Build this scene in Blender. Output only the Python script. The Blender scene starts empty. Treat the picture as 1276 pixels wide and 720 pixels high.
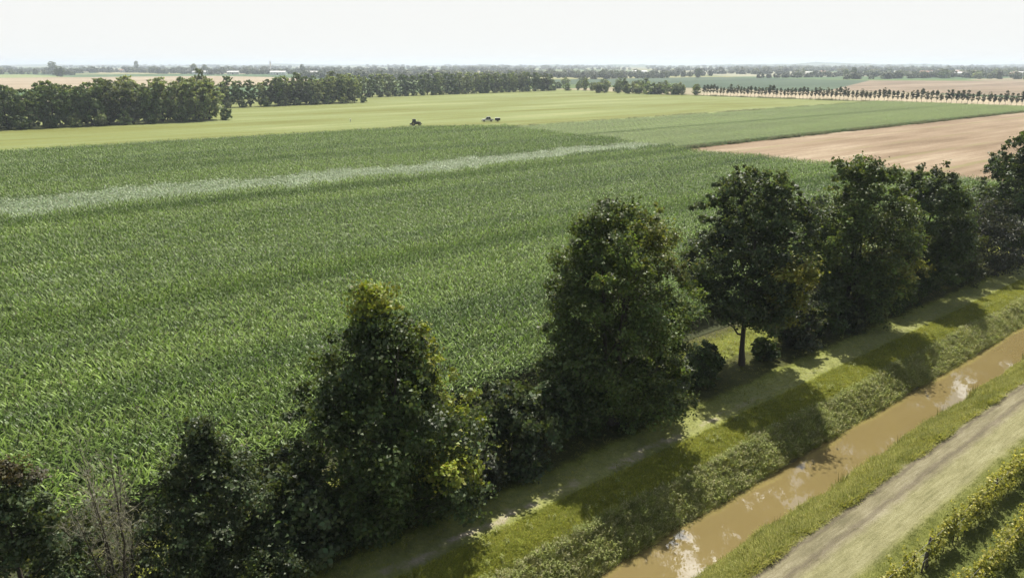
import bpy, bmesh, math, random
import numpy as np
from mathutils import Vector, Matrix

# ------------------------------------------------------------------ camera, sky, sun, exposure
SC = bpy.context.scene
COL = SC.collection
R = math.radians
CAM_H = 25.0
SUN_EL, SUN_AZ = 57.0, 8.0            # azimuth from +Y, clockwise positive

cam_d = bpy.data.cameras.new('camera'); cam = bpy.data.objects.new('camera', cam_d); COL.objects.link(cam)
cam.location = (0, 0, CAM_H)
cam_d.sensor_width = 36.0; cam_d.lens = 36.0 * 950 / 1276
cam.rotation_euler = (R(90) - math.atan(280 / 950), 0, 0)
cam_d.clip_start = 0.5; cam_d.clip_end = 60000
SC.camera = cam

W = bpy.data.worlds.new('World'); SC.world = W; W.use_nodes = True
SKY_STRENGTH = 0.05; CLOUD_W = 4.4
def build_world():
    t = W.node_tree; t.nodes.clear(); L = t.links.new
    N = lambda k, **p: (lambda n: ([setattr(n, a, b) for a, b in p.items()], n)[1])(t.nodes.new(k))
    out = N('ShaderNodeOutputWorld'); bg = N('ShaderNodeBackground'); L(bg.outputs[0], out.inputs[0])
    bg.inputs[1].default_value = SKY_STRENGTH
    sky = N('ShaderNodeTexSky', sky_type='NISHITA', sun_disc=False)
    sky.sun_elevation = R(SUN_EL); sky.sun_rotation = R(SUN_AZ); sky.dust_density = 3.0; sky.air_density = 1.3
    # broken white cloud over the whole dome, thinning into white haze at the horizon
    tc = N('ShaderNodeTexCoord'); sep = N('ShaderNodeSeparateXYZ'); L(tc.outputs['Generated'], sep.inputs[0])
    zc = N('ShaderNodeMath', operation='MAXIMUM'); L(sep.outputs[2], zc.inputs[0]); zc.inputs[1].default_value = 0.0
    za = N('ShaderNodeMath', operation='ADD'); L(zc.outputs[0], za.inputs[0]); za.inputs[1].default_value = 0.10
    dv = N('ShaderNodeVectorMath', operation='DIVIDE'); L(tc.outputs['Generated'], dv.inputs[0])
    cb = N('ShaderNodeCombineXYZ'); L(za.outputs[0], cb.inputs[0]); L(za.outputs[0], cb.inputs[1]); cb.inputs[2].default_value = 1e6
    L(cb.outputs[0], dv.inputs[1])
    no = N('ShaderNodeTexNoise', noise_dimensions='4D'); no.inputs['W'].default_value = CLOUD_W; L(dv.outputs[0], no.inputs['Vector']); no.inputs['Scale'].default_value = 1.5
    no.inputs['Detail'].default_value = 5; no.inputs['Roughness'].default_value = 0.55
    rp = N('ShaderNodeValToRGB'); L(no.outputs[0], rp.inputs[0])
    rp.color_ramp.elements[0].position = 0.56; rp.color_ramp.elements[0].color = (0, 0, 0, 1)
    rp.color_ramp.elements[1].position = 0.61; rp.color_ramp.elements[1].color = (1, 1, 1, 1)
    mx = N('ShaderNodeMix', data_type='RGBA'); L(rp.outputs[0], mx.inputs[0]); L(sky.outputs[0], mx.inputs[6])
    mx.inputs[7].default_value = (40, 40, 39, 1)
    hz = N('ShaderNodeMapRange', interpolation_type='SMOOTHSTEP'); L(sep.outputs[2], hz.inputs[0])
    hz.inputs[1].default_value = 0.08; hz.inputs[2].default_value = 0.19; hz.inputs[3].default_value = 1.0; hz.inputs[4].default_value = 0.0
    m2 = N('ShaderNodeMix', data_type='RGBA'); L(hz.outputs[0], m2.inputs[0]); L(mx.outputs[2], m2.inputs[6])
    m2.inputs[7].default_value = (11.7, 11.75, 11.45, 1)
    L(m2.outputs[2], bg.inputs[0])
build_world()

sun_d = bpy.data.lights.new('sun', 'SUN'); sun = bpy.data.objects.new('sun', sun_d); COL.objects.link(sun)
sun_d.energy = 5.0; sun_d.angle = R(0.53); sun_d.color = (1.0, 0.95, 0.86)
_sd = Vector((math.sin(R(SUN_AZ)) * math.cos(R(SUN_EL)), math.cos(R(SUN_AZ)) * math.cos(R(SUN_EL)), math.sin(R(SUN_EL))))
sun.rotation_euler = _sd.to_track_quat('Z', 'Y').to_euler(); sun.location = (0, 60, 120)
VS = SC.view_settings
VS.view_transform = 'Standard'; VS.look = 'None'; VS.gamma = 1.0; VS.use_curve_mapping = False; VS.exposure = 0.68

# ------------------------------------------------------------------ helpers
# the whole plain lies on one grid: u runs across the canal (towards the vineyard), v along it
GA = -math.atan2(0.770, 0.638)
CU, SU = math.cos(GA), math.sin(GA)
def uv(u, v, z=0.0): return Vector((u * CU - v * SU, u * SU + v * CU, z))
def uv_np(P):
    o = np.empty_like(P); o[:, 0] = P[:, 0] * CU - P[:, 1] * SU; o[:, 1] = P[:, 0] * SU + P[:, 1] * CU; o[:, 2] = P[:, 2]; return o

def tag(o, label=None, cat=None, group=None, kind=None):
    if label: o['label'] = label
    if cat: o['category'] = cat
    if group: o['group'] = group
    if kind: o['kind'] = kind
    return o
def empty(name, loc, rz=0.0):
    o = bpy.data.objects.new(name, None); COL.objects.link(o); o.location = loc; o.rotation_euler = (0, 0, rz); o.empty_display_size = 0.5
    return o
def link(name, me, parent=None):
    o = bpy.data.objects.new(name, me); COL.objects.link(o)
    if parent: o.parent = parent
    return o
def copy_tree(o, parent=None):
    c = o.copy(); COL.objects.link(c); c.parent = parent
    for ch in list(o.children): copy_tree(ch, c)
    return c
ORD = ['first', 'second', 'third', 'fourth', 'fifth', 'sixth', 'seventh', 'eighth', 'ninth', 'tenth', 'eleventh', 'twelfth', 'thirteenth', 'fourteenth', 'fifteenth', 'sixteenth', 'seventeenth', 'eighteenth', 'nineteenth']
TENS = {2: ('twenty', 'twentieth'), 3: ('thirty', 'thirtieth'), 4: ('forty', 'fortieth'), 5: ('fifty', 'fiftieth'), 6: ('sixty', 'sixtieth'), 7: ('seventy', 'seventieth'), 8: ('eighty', 'eightieth')}
def ordinal(i):
    if i < 20: return ORD[i - 1]
    a, b = divmod(i, 10)
    return TENS[a][1] if b == 0 else TENS[a][0] + '-' + ORD[b - 1]

def np_mesh(name, V, F, mat=None, tint=None, smooth=False):
    """V (n,3); F list of (m,k) int arrays with k = 3 or 4; tint (n,3) point colours"""
    me = bpy.data.meshes.new(name)
    F = [np.asarray(f, dtype=np.int32) for f in F if len(f)]
    nl = sum(f.size for f in F); nf = sum(len(f) for f in F)
    me.vertices.add(len(V)); me.vertices.foreach_set('co', np.asarray(V, dtype=np.float32).ravel())
    me.loops.add(nl); me.loops.foreach_set('vertex_index', np.concatenate([f.ravel() for f in F]))
    me.polygons.add(nf)
    tot = np.concatenate([np.full(len(f), f.shape[1], dtype=np.int32) for f in F])
    st = np.concatenate([[0], np.cumsum(tot)[:-1]]).astype(np.int32)
    me.polygons.foreach_set('loop_start', st); me.polygons.foreach_set('loop_total', tot)
    if smooth: me.polygons.foreach_set('use_smooth', np.ones(nf, dtype=bool))
    if tint is not None:
        a = me.attributes.new('tint', 'FLOAT_COLOR', 'POINT')
        a.data.foreach_set('color', np.concatenate([tint, np.ones((len(tint), 1))], 1).astype(np.float32).ravel())
    if mat: me.materials.append(mat)
    me.update(calc_edges=True); me.validate()
    return me

def leaves(rng, C, Nrm, size, tint, aspect=0.62, fold=0.18):
    """rhombic leaf quads at C facing Nrm"""
    n = len(C)
    Nrm = Nrm / (np.linalg.norm(Nrm, axis=1, keepdims=True) + 1e-9)
    a = rng.normal(size=(n, 3)); a -= Nrm * (a * Nrm).sum(1, keepdims=True); a /= np.linalg.norm(a, axis=1, keepdims=True) + 1e-9
    b = np.cross(Nrm, a)
    s = np.asarray(size).reshape(-1, 1) * np.ones((n, 1))
    V = np.empty((n, 4, 3))
    V[:, 0] = C - a * s * 0.5; V[:, 2] = C + a * s * 0.5 - Nrm * s * 0.12
    V[:, 1] = C + b * s * aspect * 0.5 + Nrm * s * fold - a * s * 0.06; V[:, 3] = C - b * s * aspect * 0.5 + Nrm * s * fold - a * s * 0.06
    return V.reshape(-1, 3), np.arange(n * 4).reshape(n, 4), np.repeat(tint, 4, axis=0)

def tubes(paths, sides=6):
    """paths: list of (points (k,3), radii (k,)) -> V, F"""
    Vs, Fs, base = [], [], 0
    for P, rad in paths:
        P = np.asarray(P, float); k = len(P)
        T = np.gradient(P, axis=0); T /= np.linalg.norm(T, axis=1, keepdims=True) + 1e-9
        ref = np.array([0.31, 0.95, 0.05]) if abs(T[0][2]) > 0.7 else np.array([0.05, 0.1, 1.0])
        A = np.cross(T, ref); A /= np.linalg.norm(A, axis=1, keepdims=True) + 1e-9
        B = np.cross(T, A)
        th = np.linspace(0, 2 * math.pi, sides, endpoint=False)
        ring = P[:, None, :] + np.asarray(rad)[:, None, None] * (A[:, None, :] * np.cos(th)[None, :, None] + B[:, None, :] * np.sin(th)[None, :, None])
        Vs.append(ring.reshape(-1, 3))
        i = np.arange(k - 1)[:, None] * sides; j = np.arange(sides)[None, :]; j2 = (j + 1) % sides
        Fs.append(np.stack([i + j, i + j2, i + sides + j2, i + sides + j], -1).reshape(-1, 4) + base)
        base += k * sides
    return np.concatenate(Vs), np.concatenate(Fs)

class MB:
    """collects boxes, prisms, cylinders into one mesh"""
    def __init__(s): s.bm = bmesh.new()
    def box(s, c, d, rz=0.0, taper=1.0):
        r = bmesh.ops.create_cube(s.bm, size=1.0)
        for v in r['verts']:
            k = taper if v.co.z > 0 else 1.0
            v.co = Vector((v.co.x * d[0] * k, v.co.y * d[1] * k, v.co.z * d[2]))
            if rz: v.co = Matrix.Rotation(rz, 3, 'Z') @ v.co
            v.co += Vector(c)
        return s
    def cyl(s, c, r, h, axis='Z', seg=16, r2=None):
        q = bmesh.ops.create_cone(s.bm, cap_ends=True, segments=seg, radius1=r, radius2=r if r2 is None else r2, depth=h)
        M = {'Z': Matrix.Identity(3), 'Y': Matrix.Rotation(R(90), 3, 'X'), 'X': Matrix.Rotation(R(90), 3, 'Y')}[axis]
        for v in q['verts']: v.co = M @ v.co + Vector(c)
        return s
    def prism(s, pts, y0, y1):
        """outline in x,z extruded along y"""
        a = [s.bm.verts.new((x, y0, z)) for x, z in pts]; b = [s.bm.verts.new((x, y1, z)) for x, z in pts]
        n = len(pts); s.bm.faces.new(a[::-1]); s.bm.faces.new(b)
        for i in range(n): s.bm.faces.new((a[i], a[(i + 1) % n], b[(i + 1) % n], b[i]))
        return s
    def bevel(s, w):
        bmesh.ops.bevel(s.bm, geom=list(s.bm.edges), offset=w, segments=2, affect='EDGES', profile=0.7); return s
    def mesh(s, name, mat):
        bmesh.ops.recalc_face_normals(s.bm, faces=s.bm.faces)
        me = bpy.data.meshes.new(name); s.bm.to_mesh(me); s.bm.free(); me.materials.append(mat); return me
    def build(s, name, mat, parent=None): return link(name, s.mesh(name, mat), parent)

# ------------------------------------------------------------------ materials
class NT:
    def __init__(s, name):
        s.m = bpy.data.materials.new(name); s.m.use_nodes = True; s.t = s.m.node_tree; s.t.nodes.clear()
        s.out = s.t.nodes.new('ShaderNodeOutputMaterial')
    def n(s, kind, ins=None, **p):
        k = s.t.nodes.new('ShaderNode' + kind)
        for a, b in p.items(): setattr(k, a, b)
        for a, b in (ins or {}).items():
            so = k.inputs[a]
            if isinstance(b, bpy.types.NodeSocket): s.t.links.new(b, so)
            else: so.default_value = b
        return k
    def coords(s): return s.n('TexCoord').outputs['Object']
    def noise(s, vec, scale, detail=4, rough=0.55, stretch=None, dist=0.0):
        if stretch:
            vec = s.n('VectorMath', {0: vec, 1: stretch}, operation='MULTIPLY').outputs[0]
        return s.n('TexNoise', {'Vector': vec, 'Scale': scale, 'Detail': detail, 'Roughness': rough, 'Distortion': dist}).outputs['Fac']
    def ramp(s, fac, stops):
        r = s.n('ValToRGB', {'Fac': fac}); cr = r.color_ramp
        while len(cr.elements) < len(stops): cr.elements.new(0.5)
        for e, (p, c) in zip(cr.elements, stops):
            e.position = p; e.color = (c, c, c, 1) if isinstance(c, (int, float)) else tuple(c) + (1,)
        return r.outputs['Color']
    def mix(s, f, a, b, mode='MIX'):
        k = s.n('Mix', data_type='RGBA', blend_type=mode)
        for i, x in ((0, f), (6, a), (7, b)):
            if isinstance(x, bpy.types.NodeSocket): s.t.links.new(x, k.inputs[i])
            else: k.inputs[i].default_value = x if i == 0 else tuple(x) + (1,)
        return k.outputs[2]
    def math(s, op, a, b=0.0):
        k = s.n('Math', operation=op)
        for i, x in ((0, a), (1, b)):
            if isinstance(x, bpy.types.NodeSocket): s.t.links.new(x, k.inputs[i])
            else: k.inputs[i].default_value = x
        return k.outputs[0]
    def band(s, x, lo, hi, soft):
        a = s.n('MapRange', {0: x, 1: lo - soft, 2: lo + soft, 3: 0.0, 4: 1.0}, interpolation_type='SMOOTHSTEP').outputs[0]
        b = s.n('MapRange', {0: x, 1: hi - soft, 2: hi + soft, 3: 1.0, 4: 0.0}, interpolation_type='SMOOTHSTEP').outputs[0]
        return s.math('MULTIPLY', a, b)
    def finish(s, color, rough=0.9, spec=0.2, bump=None, bstr=0.4, bdist=0.1, metal=0.0):
        ins = {'Roughness': rough, 'Specular IOR Level': spec, 'Metallic': metal}
        b = s.n('BsdfPrincipled', ins)
        if isinstance(color, bpy.types.NodeSocket): s.t.links.new(color, b.inputs['Base Color'])
        else: b.inputs['Base Color'].default_value = tuple(color) + (1,)
        if bump is not None:
            k = s.n('Bump', {'Height': bump, 'Strength': bstr, 'Distance': bdist}); s.t.links.new(k.outputs[0], b.inputs['Normal'])
        s.t.links.new(b.outputs[0], s.out.inputs[0]); return s.m

def plain_mat(name, c, rough=0.6, spec=0.3, metal=0.0, var=0.15, scale=3.0):
    t = NT(name); x = t.coords(); f = t.noise(x, scale)
    return t.finish(t.mix(f, tuple(v * (1 - var) for v in c), tuple(min(1, v * (1 + var)) for v in c)), rough, spec, metal=metal)

def leaf_mat(name, gloss=0.45, spec=0.5, trans=0.28, tcol=(1.25, 1.2, 0.55), field=None):
    """leaf colour from the tint attribute, some light through the blade; field = (scale, stretch, lo, hi) colour drift over a crop"""
    t = NT(name); c = t.n('Attribute', attribute_name='tint').outputs['Color']
    if field:
        g = t.n('NewGeometry').outputs['Position']
        m = t.n('Mapping', {'Vector': g, 'Rotation': (0, 0, -GA)}).outputs[0]
        sc, st, lo, hi = field
        f = t.noise(m, sc, 5, 0.6, st)
        k = t.ramp(f, [(0.3, lo), (0.7, hi)])
        c = t.mix(1.0, c, k, 'MULTIPLY')
    b = t.n('BsdfPrincipled', {'Base Color': c, 'Roughness': gloss, 'Specular IOR Level': spec})
    tc = t.mix(1.0, c, tcol, 'MULTIPLY')
    tr = t.n('BsdfTranslucent', {'Color': tc})
    mx = t.n('MixShader', {0: trans, 1: b.outputs[0], 2: tr.outputs[0]})
    t.t.links.new(mx.outputs[0], t.out.inputs[0]); return t.m

M_LEAF = leaf_mat('tree_leaf', 0.5, 0.28, 0.36)
M_FAR = leaf_mat('far_tree_leaf', 0.6, 0.25, 0.36)
M_BARK = plain_mat('bark', (0.055, 0.045, 0.035), 0.9, 0.2, var=0.4, scale=6)
M_TWIG = plain_mat('dry_twig', (0.24, 0.225, 0.165), 0.85, 0.2, var=0.3, scale=5)
M_MAIZE = leaf_mat('maize_leaf', 0.46, 0.18, 0.22, (1.05, 1.25, 0.75), field=(1.0, (0.22, 0.009, 0.1), (0.50, 0.57, 0.56), (1.45, 1.36, 1.36)))
M_MAIZEP = leaf_mat('maize_pale_leaf', 0.5, 0.35, 0.16)
M_CROP = leaf_mat('green_crop_leaf', 0.6, 0.2, 0.34, (1.05, 1.2, 0.8), field=(1.0, (0.05, 0.006, 0.1), (0.85, 0.86, 0.82), (1.15, 1.14, 1.15)))
M_GRASS = leaf_mat('grass_blade', 0.6, 0.2, 0.38, field=(1.0, (0.5, 0.2, 0.5), (0.75, 0.78, 0.7), (1.2, 1.15, 1.2)))
M_REED = leaf_mat('reed_leaf', 0.55, 0.25, 0.42, field=(1.0, (0.6, 0.35, 0.5), (0.75, 0.78, 0.7), (1.2, 1.2, 1.15)))
M_VINE = leaf_mat('vine_leaf', 0.5, 0.3, 0.42)

def field_mat(name, cols, stretch=(0.12, 0.012, 1), fine=1.2, stripe=None, bstr=0.5, streak=(0.35, 0.02, 1)):
    """a crop or stubble surface: broad drifts and drilling streaks along v, fine mottling"""
    t = NT(name); x = t.coords()
    a = t.noise(x, 1.0, 5, 0.6, stretch); b = t.noise(x, fine, 6, 0.7); s = t.noise(x, 1.0, 3, 0.6, streak)
    k = t.math('ADD', t.math('MULTIPLY', a, 0.55), t.math('ADD', t.math('MULTIPLY', b, 0.2), t.math('MULTIPLY', s, 0.25)))
    n = len(cols)
    c = t.ramp(k, [(0.40 + 0.20 * i / (n - 1), cols[i]) for i in range(n)])
    if stripe:      # (spacing in m, depth colour, width) wheel tracks along v
        sp, sc, wd = stripe
        u = t.n('SeparateXYZ', {0: x}).outputs[0]
        w = t.math('PINGPONG', t.math('ADD', u, t.math('MULTIPLY', t.noise(x, 0.05, 2), 3.0)), sp / 2)
        m = t.n('MapRange', {0: w, 1: 0.0, 2: wd, 3: 0.7, 4: 0.0}).outputs[0]
        m = t.math('MULTIPLY', m, t.ramp(t.noise(x, 1.0, 3, 0.6, (0.02, 0.015, 1)), [(0.42, 0.0), (0.6, 1.0)]))
        c = t.mix(m, c, sc)
    return t.finish(c, 0.95, 0.1, b, bstr, 0.25)

# ------------------------------------------------------------------ the plain
_prof = [(-60000, 0), (-43, 0), (-41, 0.0), (-32.5, 0.08), (-30.6, 0.0), (-29.0, 0.02), (-27.2, 0.05), (-26.4, -0.08), (-25.4, -0.85), (-24.6, -1.5), (-24.1, -2.0),
         (-21.2, -2.1), (-20.6, -1.6), (-19.7, -0.95), (-18.7, -0.25), (-18.0, 0.0), (-17.5, -0.05), (-17.1, 0.02), (-16.7, -0.05), (-16.2, 0.03), (-14.2, 0.02), (-12.2, 0.08), (-11.0, 0.0), (-9.8, 0.08), (60000, 0)]
PU = np.array([p[0] for p in _prof], float); PZ = np.array([p[1] for p in _prof], float)
def ground_z(u, v):
    u = np.asarray(u, float); v = np.asarray(v, float)
    z = np.interp(u + 0.18 * np.sin(v * 0.37) * np.exp(-((u + 24) / 4) ** 2) + (0.13 * np.sin(v * 0.93 + 1) + 0.10 * np.sin(v * 2.3) + 0.12 * np.sin(v * 0.21 + 2)) * np.exp(-((u + 22) / 4) ** 2), PU, PZ)
    near = ((u > -41) & (u < 0) & (v > -40) & (v < 300)).astype(float)
    return z + near * 0.035 * (np.sin(u * 2.1 + v * 0.7) * np.sin(v * 1.3 - u * 0.6) + 0.6 * np.sin(v * 2.9 + u * 3.3))

def grid(name, us, vs, mat, dz=0.0, label=None, cat=None, kind='structure', flat=False):
    us = np.asarray(us, float); vs = np.asarray(vs, float)
    U, V = np.meshgrid(us, vs, indexing='ij')
    Z = (np.zeros_like(U) if flat else ground_z(U, V)) + dz
    P = np.stack([U.ravel(), V.ravel(), Z.ravel()], 1)
    a, b = len(us), len(vs)
    i = np.arange(a - 1)[:, None] * b + np.arange(b - 1)[None, :]
    F = np.stack([i, i + b, i + b + 1, i + 1], -1).reshape(-1, 4)
    o = link(name, np_mesh(name, P, [F], mat, smooth=True)); o.rotation_euler = (0, 0, GA)
    return tag(o, label, cat, kind=kind)
def sheet(name, pts, z, mat, label, cat='field'):
    """flat field outline in u,v"""
    me = bpy.data.meshes.new(name); me.from_pydata([(u, v, z) for u, v in pts], [], [tuple(range(len(pts)))]); me.materials.append(mat)
    me.update()
    if me.polygons[0].normal.z < 0: me.flip_normals()
    o = link(name, me); o.rotation_euler = (0, 0, GA); return tag(o, label, cat, kind='structure')

def mosaic_mat():
    t = NT('far_fields'); x = t.coords()
    w = t.n('VectorMath', {0: x, 1: (1 / 330, 1 / 520, 1)}, operation='MULTIPLY').outputs[0]
    vo = t.n('TexVoronoi', {'Vector': w, 'Scale': 1.0, 'Randomness': 0.8}, distance='CHEBYCHEV')
    f = t.n('SeparateColor', {0: vo.outputs['Color']}).outputs[0]
    r = t.n('ValToRGB', {'Fac': f}); r.color_ramp.interpolation = 'CONSTANT'
    cols = [(0.10, 0.15, 0.045), (0.22, 0.19, 0.12), (0.05, 0.085, 0.03), (0.13, 0.16, 0.06), (0.25, 0.22, 0.14), (0.07, 0.12, 0.05), (0.22, 0.22, 0.10), (0.06, 0.10, 0.04)]
    while len(r.color_ramp.elements) < len(cols): r.color_ramp.elements.new(0.5)
    for i, (e, c) in enumerate(zip(r.color_ramp.elements, cols)): e.position = i / len(cols); e.color = c + (1,)
    b = t.noise(x, 0.02, 8, 0.65)
    c = t.mix(1.0, r.outputs[0], t.ramp(b, [(0.3, 0.75), (0.7, 1.2)]), 'MULTIPLY')
    return t.finish(c, 0.95, 0.1)

vn = np.concatenate([[-60000, -6000, -800, -200], np.arange(-40, 300, 1.0), [320, 400, 600, 1000, 2500, 6000, 15000, 60000]])
un = np.unique(np.concatenate([PU, [-8000, -1500, -400, -100], np.arange(-41, 1, 0.5), [5, 20, 100, 1000, 8000]]))
grid('ground', un, vn, mosaic_mat(), -0.06, 'wide flat plain of fields reaching the horizon', 'ground')

def soil_mat():
    t = NT('maize_soil'); x = t.coords()
    return t.finish(t.mix(t.noise(x, 0.8), (0.03, 0.035, 0.015), (0.06, 0.065, 0.03)), 0.95, 0.1)
MEADOW_COLS = [(0.125, 0.132, 0.030), (0.15, 0.165, 0.048), (0.17, 0.198, 0.072), (0.225, 0.24, 0.10)]
sheet('hay_meadow', [(-252, -260), (-252, 165), (-240, 196), (-252, 536), (-420, 530), (-600, 560), (-600, -260)], 0.02,
      field_mat('meadow_grass', MEADOW_COLS, (0.035, 0.006, 1), 0.6, (14.0, (0.20, 0.22, 0.05), 1.3), 0.3, (0.2, 0.012, 1)), 'mown yellow-green hay meadow beyond the maize')
sheet('maize_ground', [(-41.5, -60), (-41.5, 178), (-135, 178.5), (-232, 191), (-252.5, 170), (-252.5, -60)], 0.05, soil_mat(), 'dark soil under the tall maize')
sheet('green_field', [(-149, 182), (-149, 536), (-253, 536), (-241, 194)], 0.06, field_mat('crop_ground', [(0.05, 0.09, 0.025), (0.075, 0.12, 0.035)]), 'smooth green crop field right of the maize')
sheet('stubble_field', [(-43, 179), (-43, 545), (-148, 545), (-148, 182)], 0.08,
      field_mat('brown_stubble', [(0.15, 0.105, 0.063), (0.205, 0.15, 0.095), (0.245, 0.185, 0.122), (0.32, 0.26, 0.18)], (0.06, 0.008, 1), 0.9, (19.0, (0.17, 0.17, 0.06), 1.6), 0.5), 'harvested brown stubble field behind the right-hand trees')
sheet('avenue_verge', [(-60, 538), (-60, 553), (-425, 543), (-425, 529)], 0.07, field_mat('verge_grass', [(0.07, 0.09, 0.03), (0.12, 0.14, 0.05), (0.16, 0.17, 0.07)]), 'grass verge under the avenue of young trees', 'verge')
sheet('pale_stubble', [(-60, 554), (-60, 690), (-425, 690), (-425, 544)], 0.05, field_mat('pale_straw', [(0.24, 0.20, 0.13), (0.30, 0.25, 0.165), (0.36, 0.30, 0.20)], (0.02, 0.02, 1), 0.5), 'pale straw field behind the avenue of young trees')
sheet('dark_green_field', [(-400, 700), (-440, 1180), (-960, 1330), (-960, 700)], 0.06, field_mat('dark_crop', [(0.04, 0.066, 0.038), (0.055, 0.085, 0.05), (0.075, 0.105, 0.06)], (0.01, 0.004, 1), 0.2, None, 0.2), 'dark blue-green field beyond the avenue')
sheet('brown_field', [(-60, 720), (-60, 1400), (-425, 1390), (-600, 1230), (-400, 740)], 0.07, field_mat('far_brown', [(0.14, 0.105, 0.07), (0.21, 0.16, 0.11), (0.27, 0.215, 0.155)], (0.02, 0.004, 1), 0.2, (30, (0.10, 0.11, 0.05), 3), 0.2), 'wide brown field below the village on the right')
sheet('wheat_field', [(-930, -400), (-930, 520), (-1500, 640), (-1740, 600), (-1780, -400)], 0.06, field_mat('far_wheat', [(0.24, 0.19, 0.125), (0.29, 0.235, 0.16), (0.34, 0.285, 0.20)], (0.01, 0.004, 1), 0.2, None, 0.2), 'broad pale tan field behind the left windbreak')
sheet('pasture', [(-1800, -400), (-1760, 330), (-2300, 330), (-2300, -400)], 0.06, field_mat('far_pasture', [(0.16, 0.20, 0.08), (0.22, 0.25, 0.11)], (0.01, 0.004, 1), 0.2, None, 0.2), 'light green strip beyond the tan field')
sheet('orchard_ground', [(-610, 330), (-610, 690), (-960, 690), (-960, 330)], 0.05, field_mat('orchard_grass', [(0.05, 0.085, 0.03), (0.08, 0.12, 0.04), (0.11, 0.15, 0.05)], (0.05, 0.01, 1), 0.3, None, 0.2), 'dark green orchard land behind the poplar windbreak')
sheet('far_pale_field', [(-960, 1400), (-700, 1750), (-1500, 2600), (-1900, 2100)], 0.06, field_mat('far_pale', [(0.22, 0.22, 0.14), (0.30, 0.29, 0.20)], (0.01, 0.004, 1), 0.2, None, 0.2), 'pale strip of field far off in the middle of the plain')

# verge between the maize and the canal, and the canal's own banks
def verge_mat():
    t = NT('verge'); x = t.coords(); u = t.n('SeparateXYZ', {0: x}).outputs[0]
    w = t.math('ADD', u, t.math('MULTIPLY', t.math('SUBTRACT', t.noise(x, 0.7, 5, 0.65), 0.5), 1.8))
    vv = t.n('SeparateXYZ', {0: x}).outputs[1]; fade = t.n('MapRange', {0: vv, 1: 36.0, 2: 56.0, 3: 1.0, 4: 0.12}, interpolation_type='SMOOTHSTEP').outputs[0]
    grass = t.ramp(t.noise(x, 2.2, 6, 0.7), [(0.3, (0.10, 0.125, 0.022)), (0.55, (0.19, 0.215, 0.04)), (0.75, (0.27, 0.28, 0.08))])
    dry = t.ramp(t.noise(x, 5.0, 6, 0.75), [(0.3, (0.19, 0.18, 0.09)), (0.6, (0.33, 0.31, 0.19)), (0.8, (0.42, 0.40, 0.27))])
    grav = t.ramp(t.noise(x, 7.0, 6, 0.75), [(0.3, (0.26, 0.22, 0.165)), (0.6, (0.40, 0.35, 0.27)), (0.8, (0.52, 0.47, 0.39))])
    mud = t.ramp(t.noise(x, 2.0, 5, 0.7), [(0.35, (0.04, 0.04, 0.02)), (0.65, (0.10, 0.085, 0.045))])
    c = t.mix(t.math('MULTIPLY', t.band(w, -31.6, -28.9, 0.6), 0.3), grass, dry)
    c = t.mix(t.math('MULTIPLY', t.math('MULTIPLY', fade, t.band(w, -30.1, -29.6, 0.25)), t.ramp(t.noise(x, 0.3, 5, 0.65), [(0.46, 0.05), (0.58, 1.0)])), c, grav)
    c = t.mix(t.band(u, -26.3, -20.4, 0.4), c, mud)
    tree_shade = t.ramp(t.noise(x, 4.0, 6, 0.7), [(0.3, (0.022, 0.022, 0.010)), (0.6, (0.05, 0.05, 0.02)), (0.8, (0.09, 0.075, 0.035))])  # dark ground tones that paint deeper shade under the tree row
    c = t.mix(t.math('MULTIPLY', t.band(w, -36.4, -32.0, 0.5), 0.85), c, tree_shade)
    c = t.mix(t.band(w, -90, -40.0, 0.6), c, (0.06, 0.06, 0.025))  # shade along the maize edge, put into the ground colour
    return t.finish(c, 0.95, 0.1, t.noise(x, 6.0, 6, 0.7), 0.7, 0.08)
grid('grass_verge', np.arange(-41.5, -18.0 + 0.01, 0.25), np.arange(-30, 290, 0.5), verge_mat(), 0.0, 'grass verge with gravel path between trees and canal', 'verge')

def track_mat():
    t = NT('dry_track'); x = t.coords(); u = t.n('SeparateXYZ', {0: x}).outputs[0]
    w = t.math('ADD', u, t.math('MULTIPLY', t.math('SUBTRACT', t.noise(x, 0.5, 5, 0.65), 0.5), 0.8))
    st = t.noise(x, 1.0, 5, 0.7, (7.0, 0.5, 1)); fi = t.noise(x, 14.0, 6, 0.8); br = t.noise(x, 1.0, 4, 0.6, (0.9, 0.25, 1))
    k = t.math('ADD', t.math('MULTIPLY', st, 0.28), t.math('ADD', t.math('MULTIPLY', fi, 0.42), t.math('MULTIPLY', br, 0.3)))
    dry = t.ramp(k, [(0.36, (0.105, 0.108, 0.046)), (0.5, (0.218, 0.205, 0.105)), (0.64, (0.33, 0.322, 0.185))])
    dirt = t.ramp(k, [(0.36, (0.09, 0.075, 0.052)), (0.5, (0.165, 0.14, 0.10)), (0.64, (0.30, 0.26, 0.20))])
    rut = t.ramp(k, [(0.36, (0.06, 0.05, 0.035)), (0.64, (0.15, 0.125, 0.09))])
    olive = t.ramp(k, [(0.36, (0.09, 0.105, 0.022)), (0.5, (0.155, 0.165, 0.042)), (0.64, (0.24, 0.235, 0.09))])
    green = t.ramp(k, [(0.36, (0.065, 0.085, 0.02)), (0.5, (0.11, 0.13, 0.035)), (0.64, (0.17, 0.18, 0.065))])
    c = t.mix(t.math('MULTIPLY', t.band(w, -17.8, -16.0, 0.25), 0.55), dry, dirt)
    c = t.mix(t.math('MULTIPLY', t.math('MAXIMUM', t.band(w, -17.62, -17.38, 0.1), t.band(w, -16.66, -16.3, 0.14)), 0.62), c, rut)
    pass
    c = t.mix(t.band(w, -14.25, -11.9, 0.45), c, olive)
    c = t.mix(t.band(w, -12.1, 90, 0.3), c, green)
    return t.finish(c, 0.95, 0.1, t.math('ADD', fi, st), 0.7, 0.07)
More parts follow.
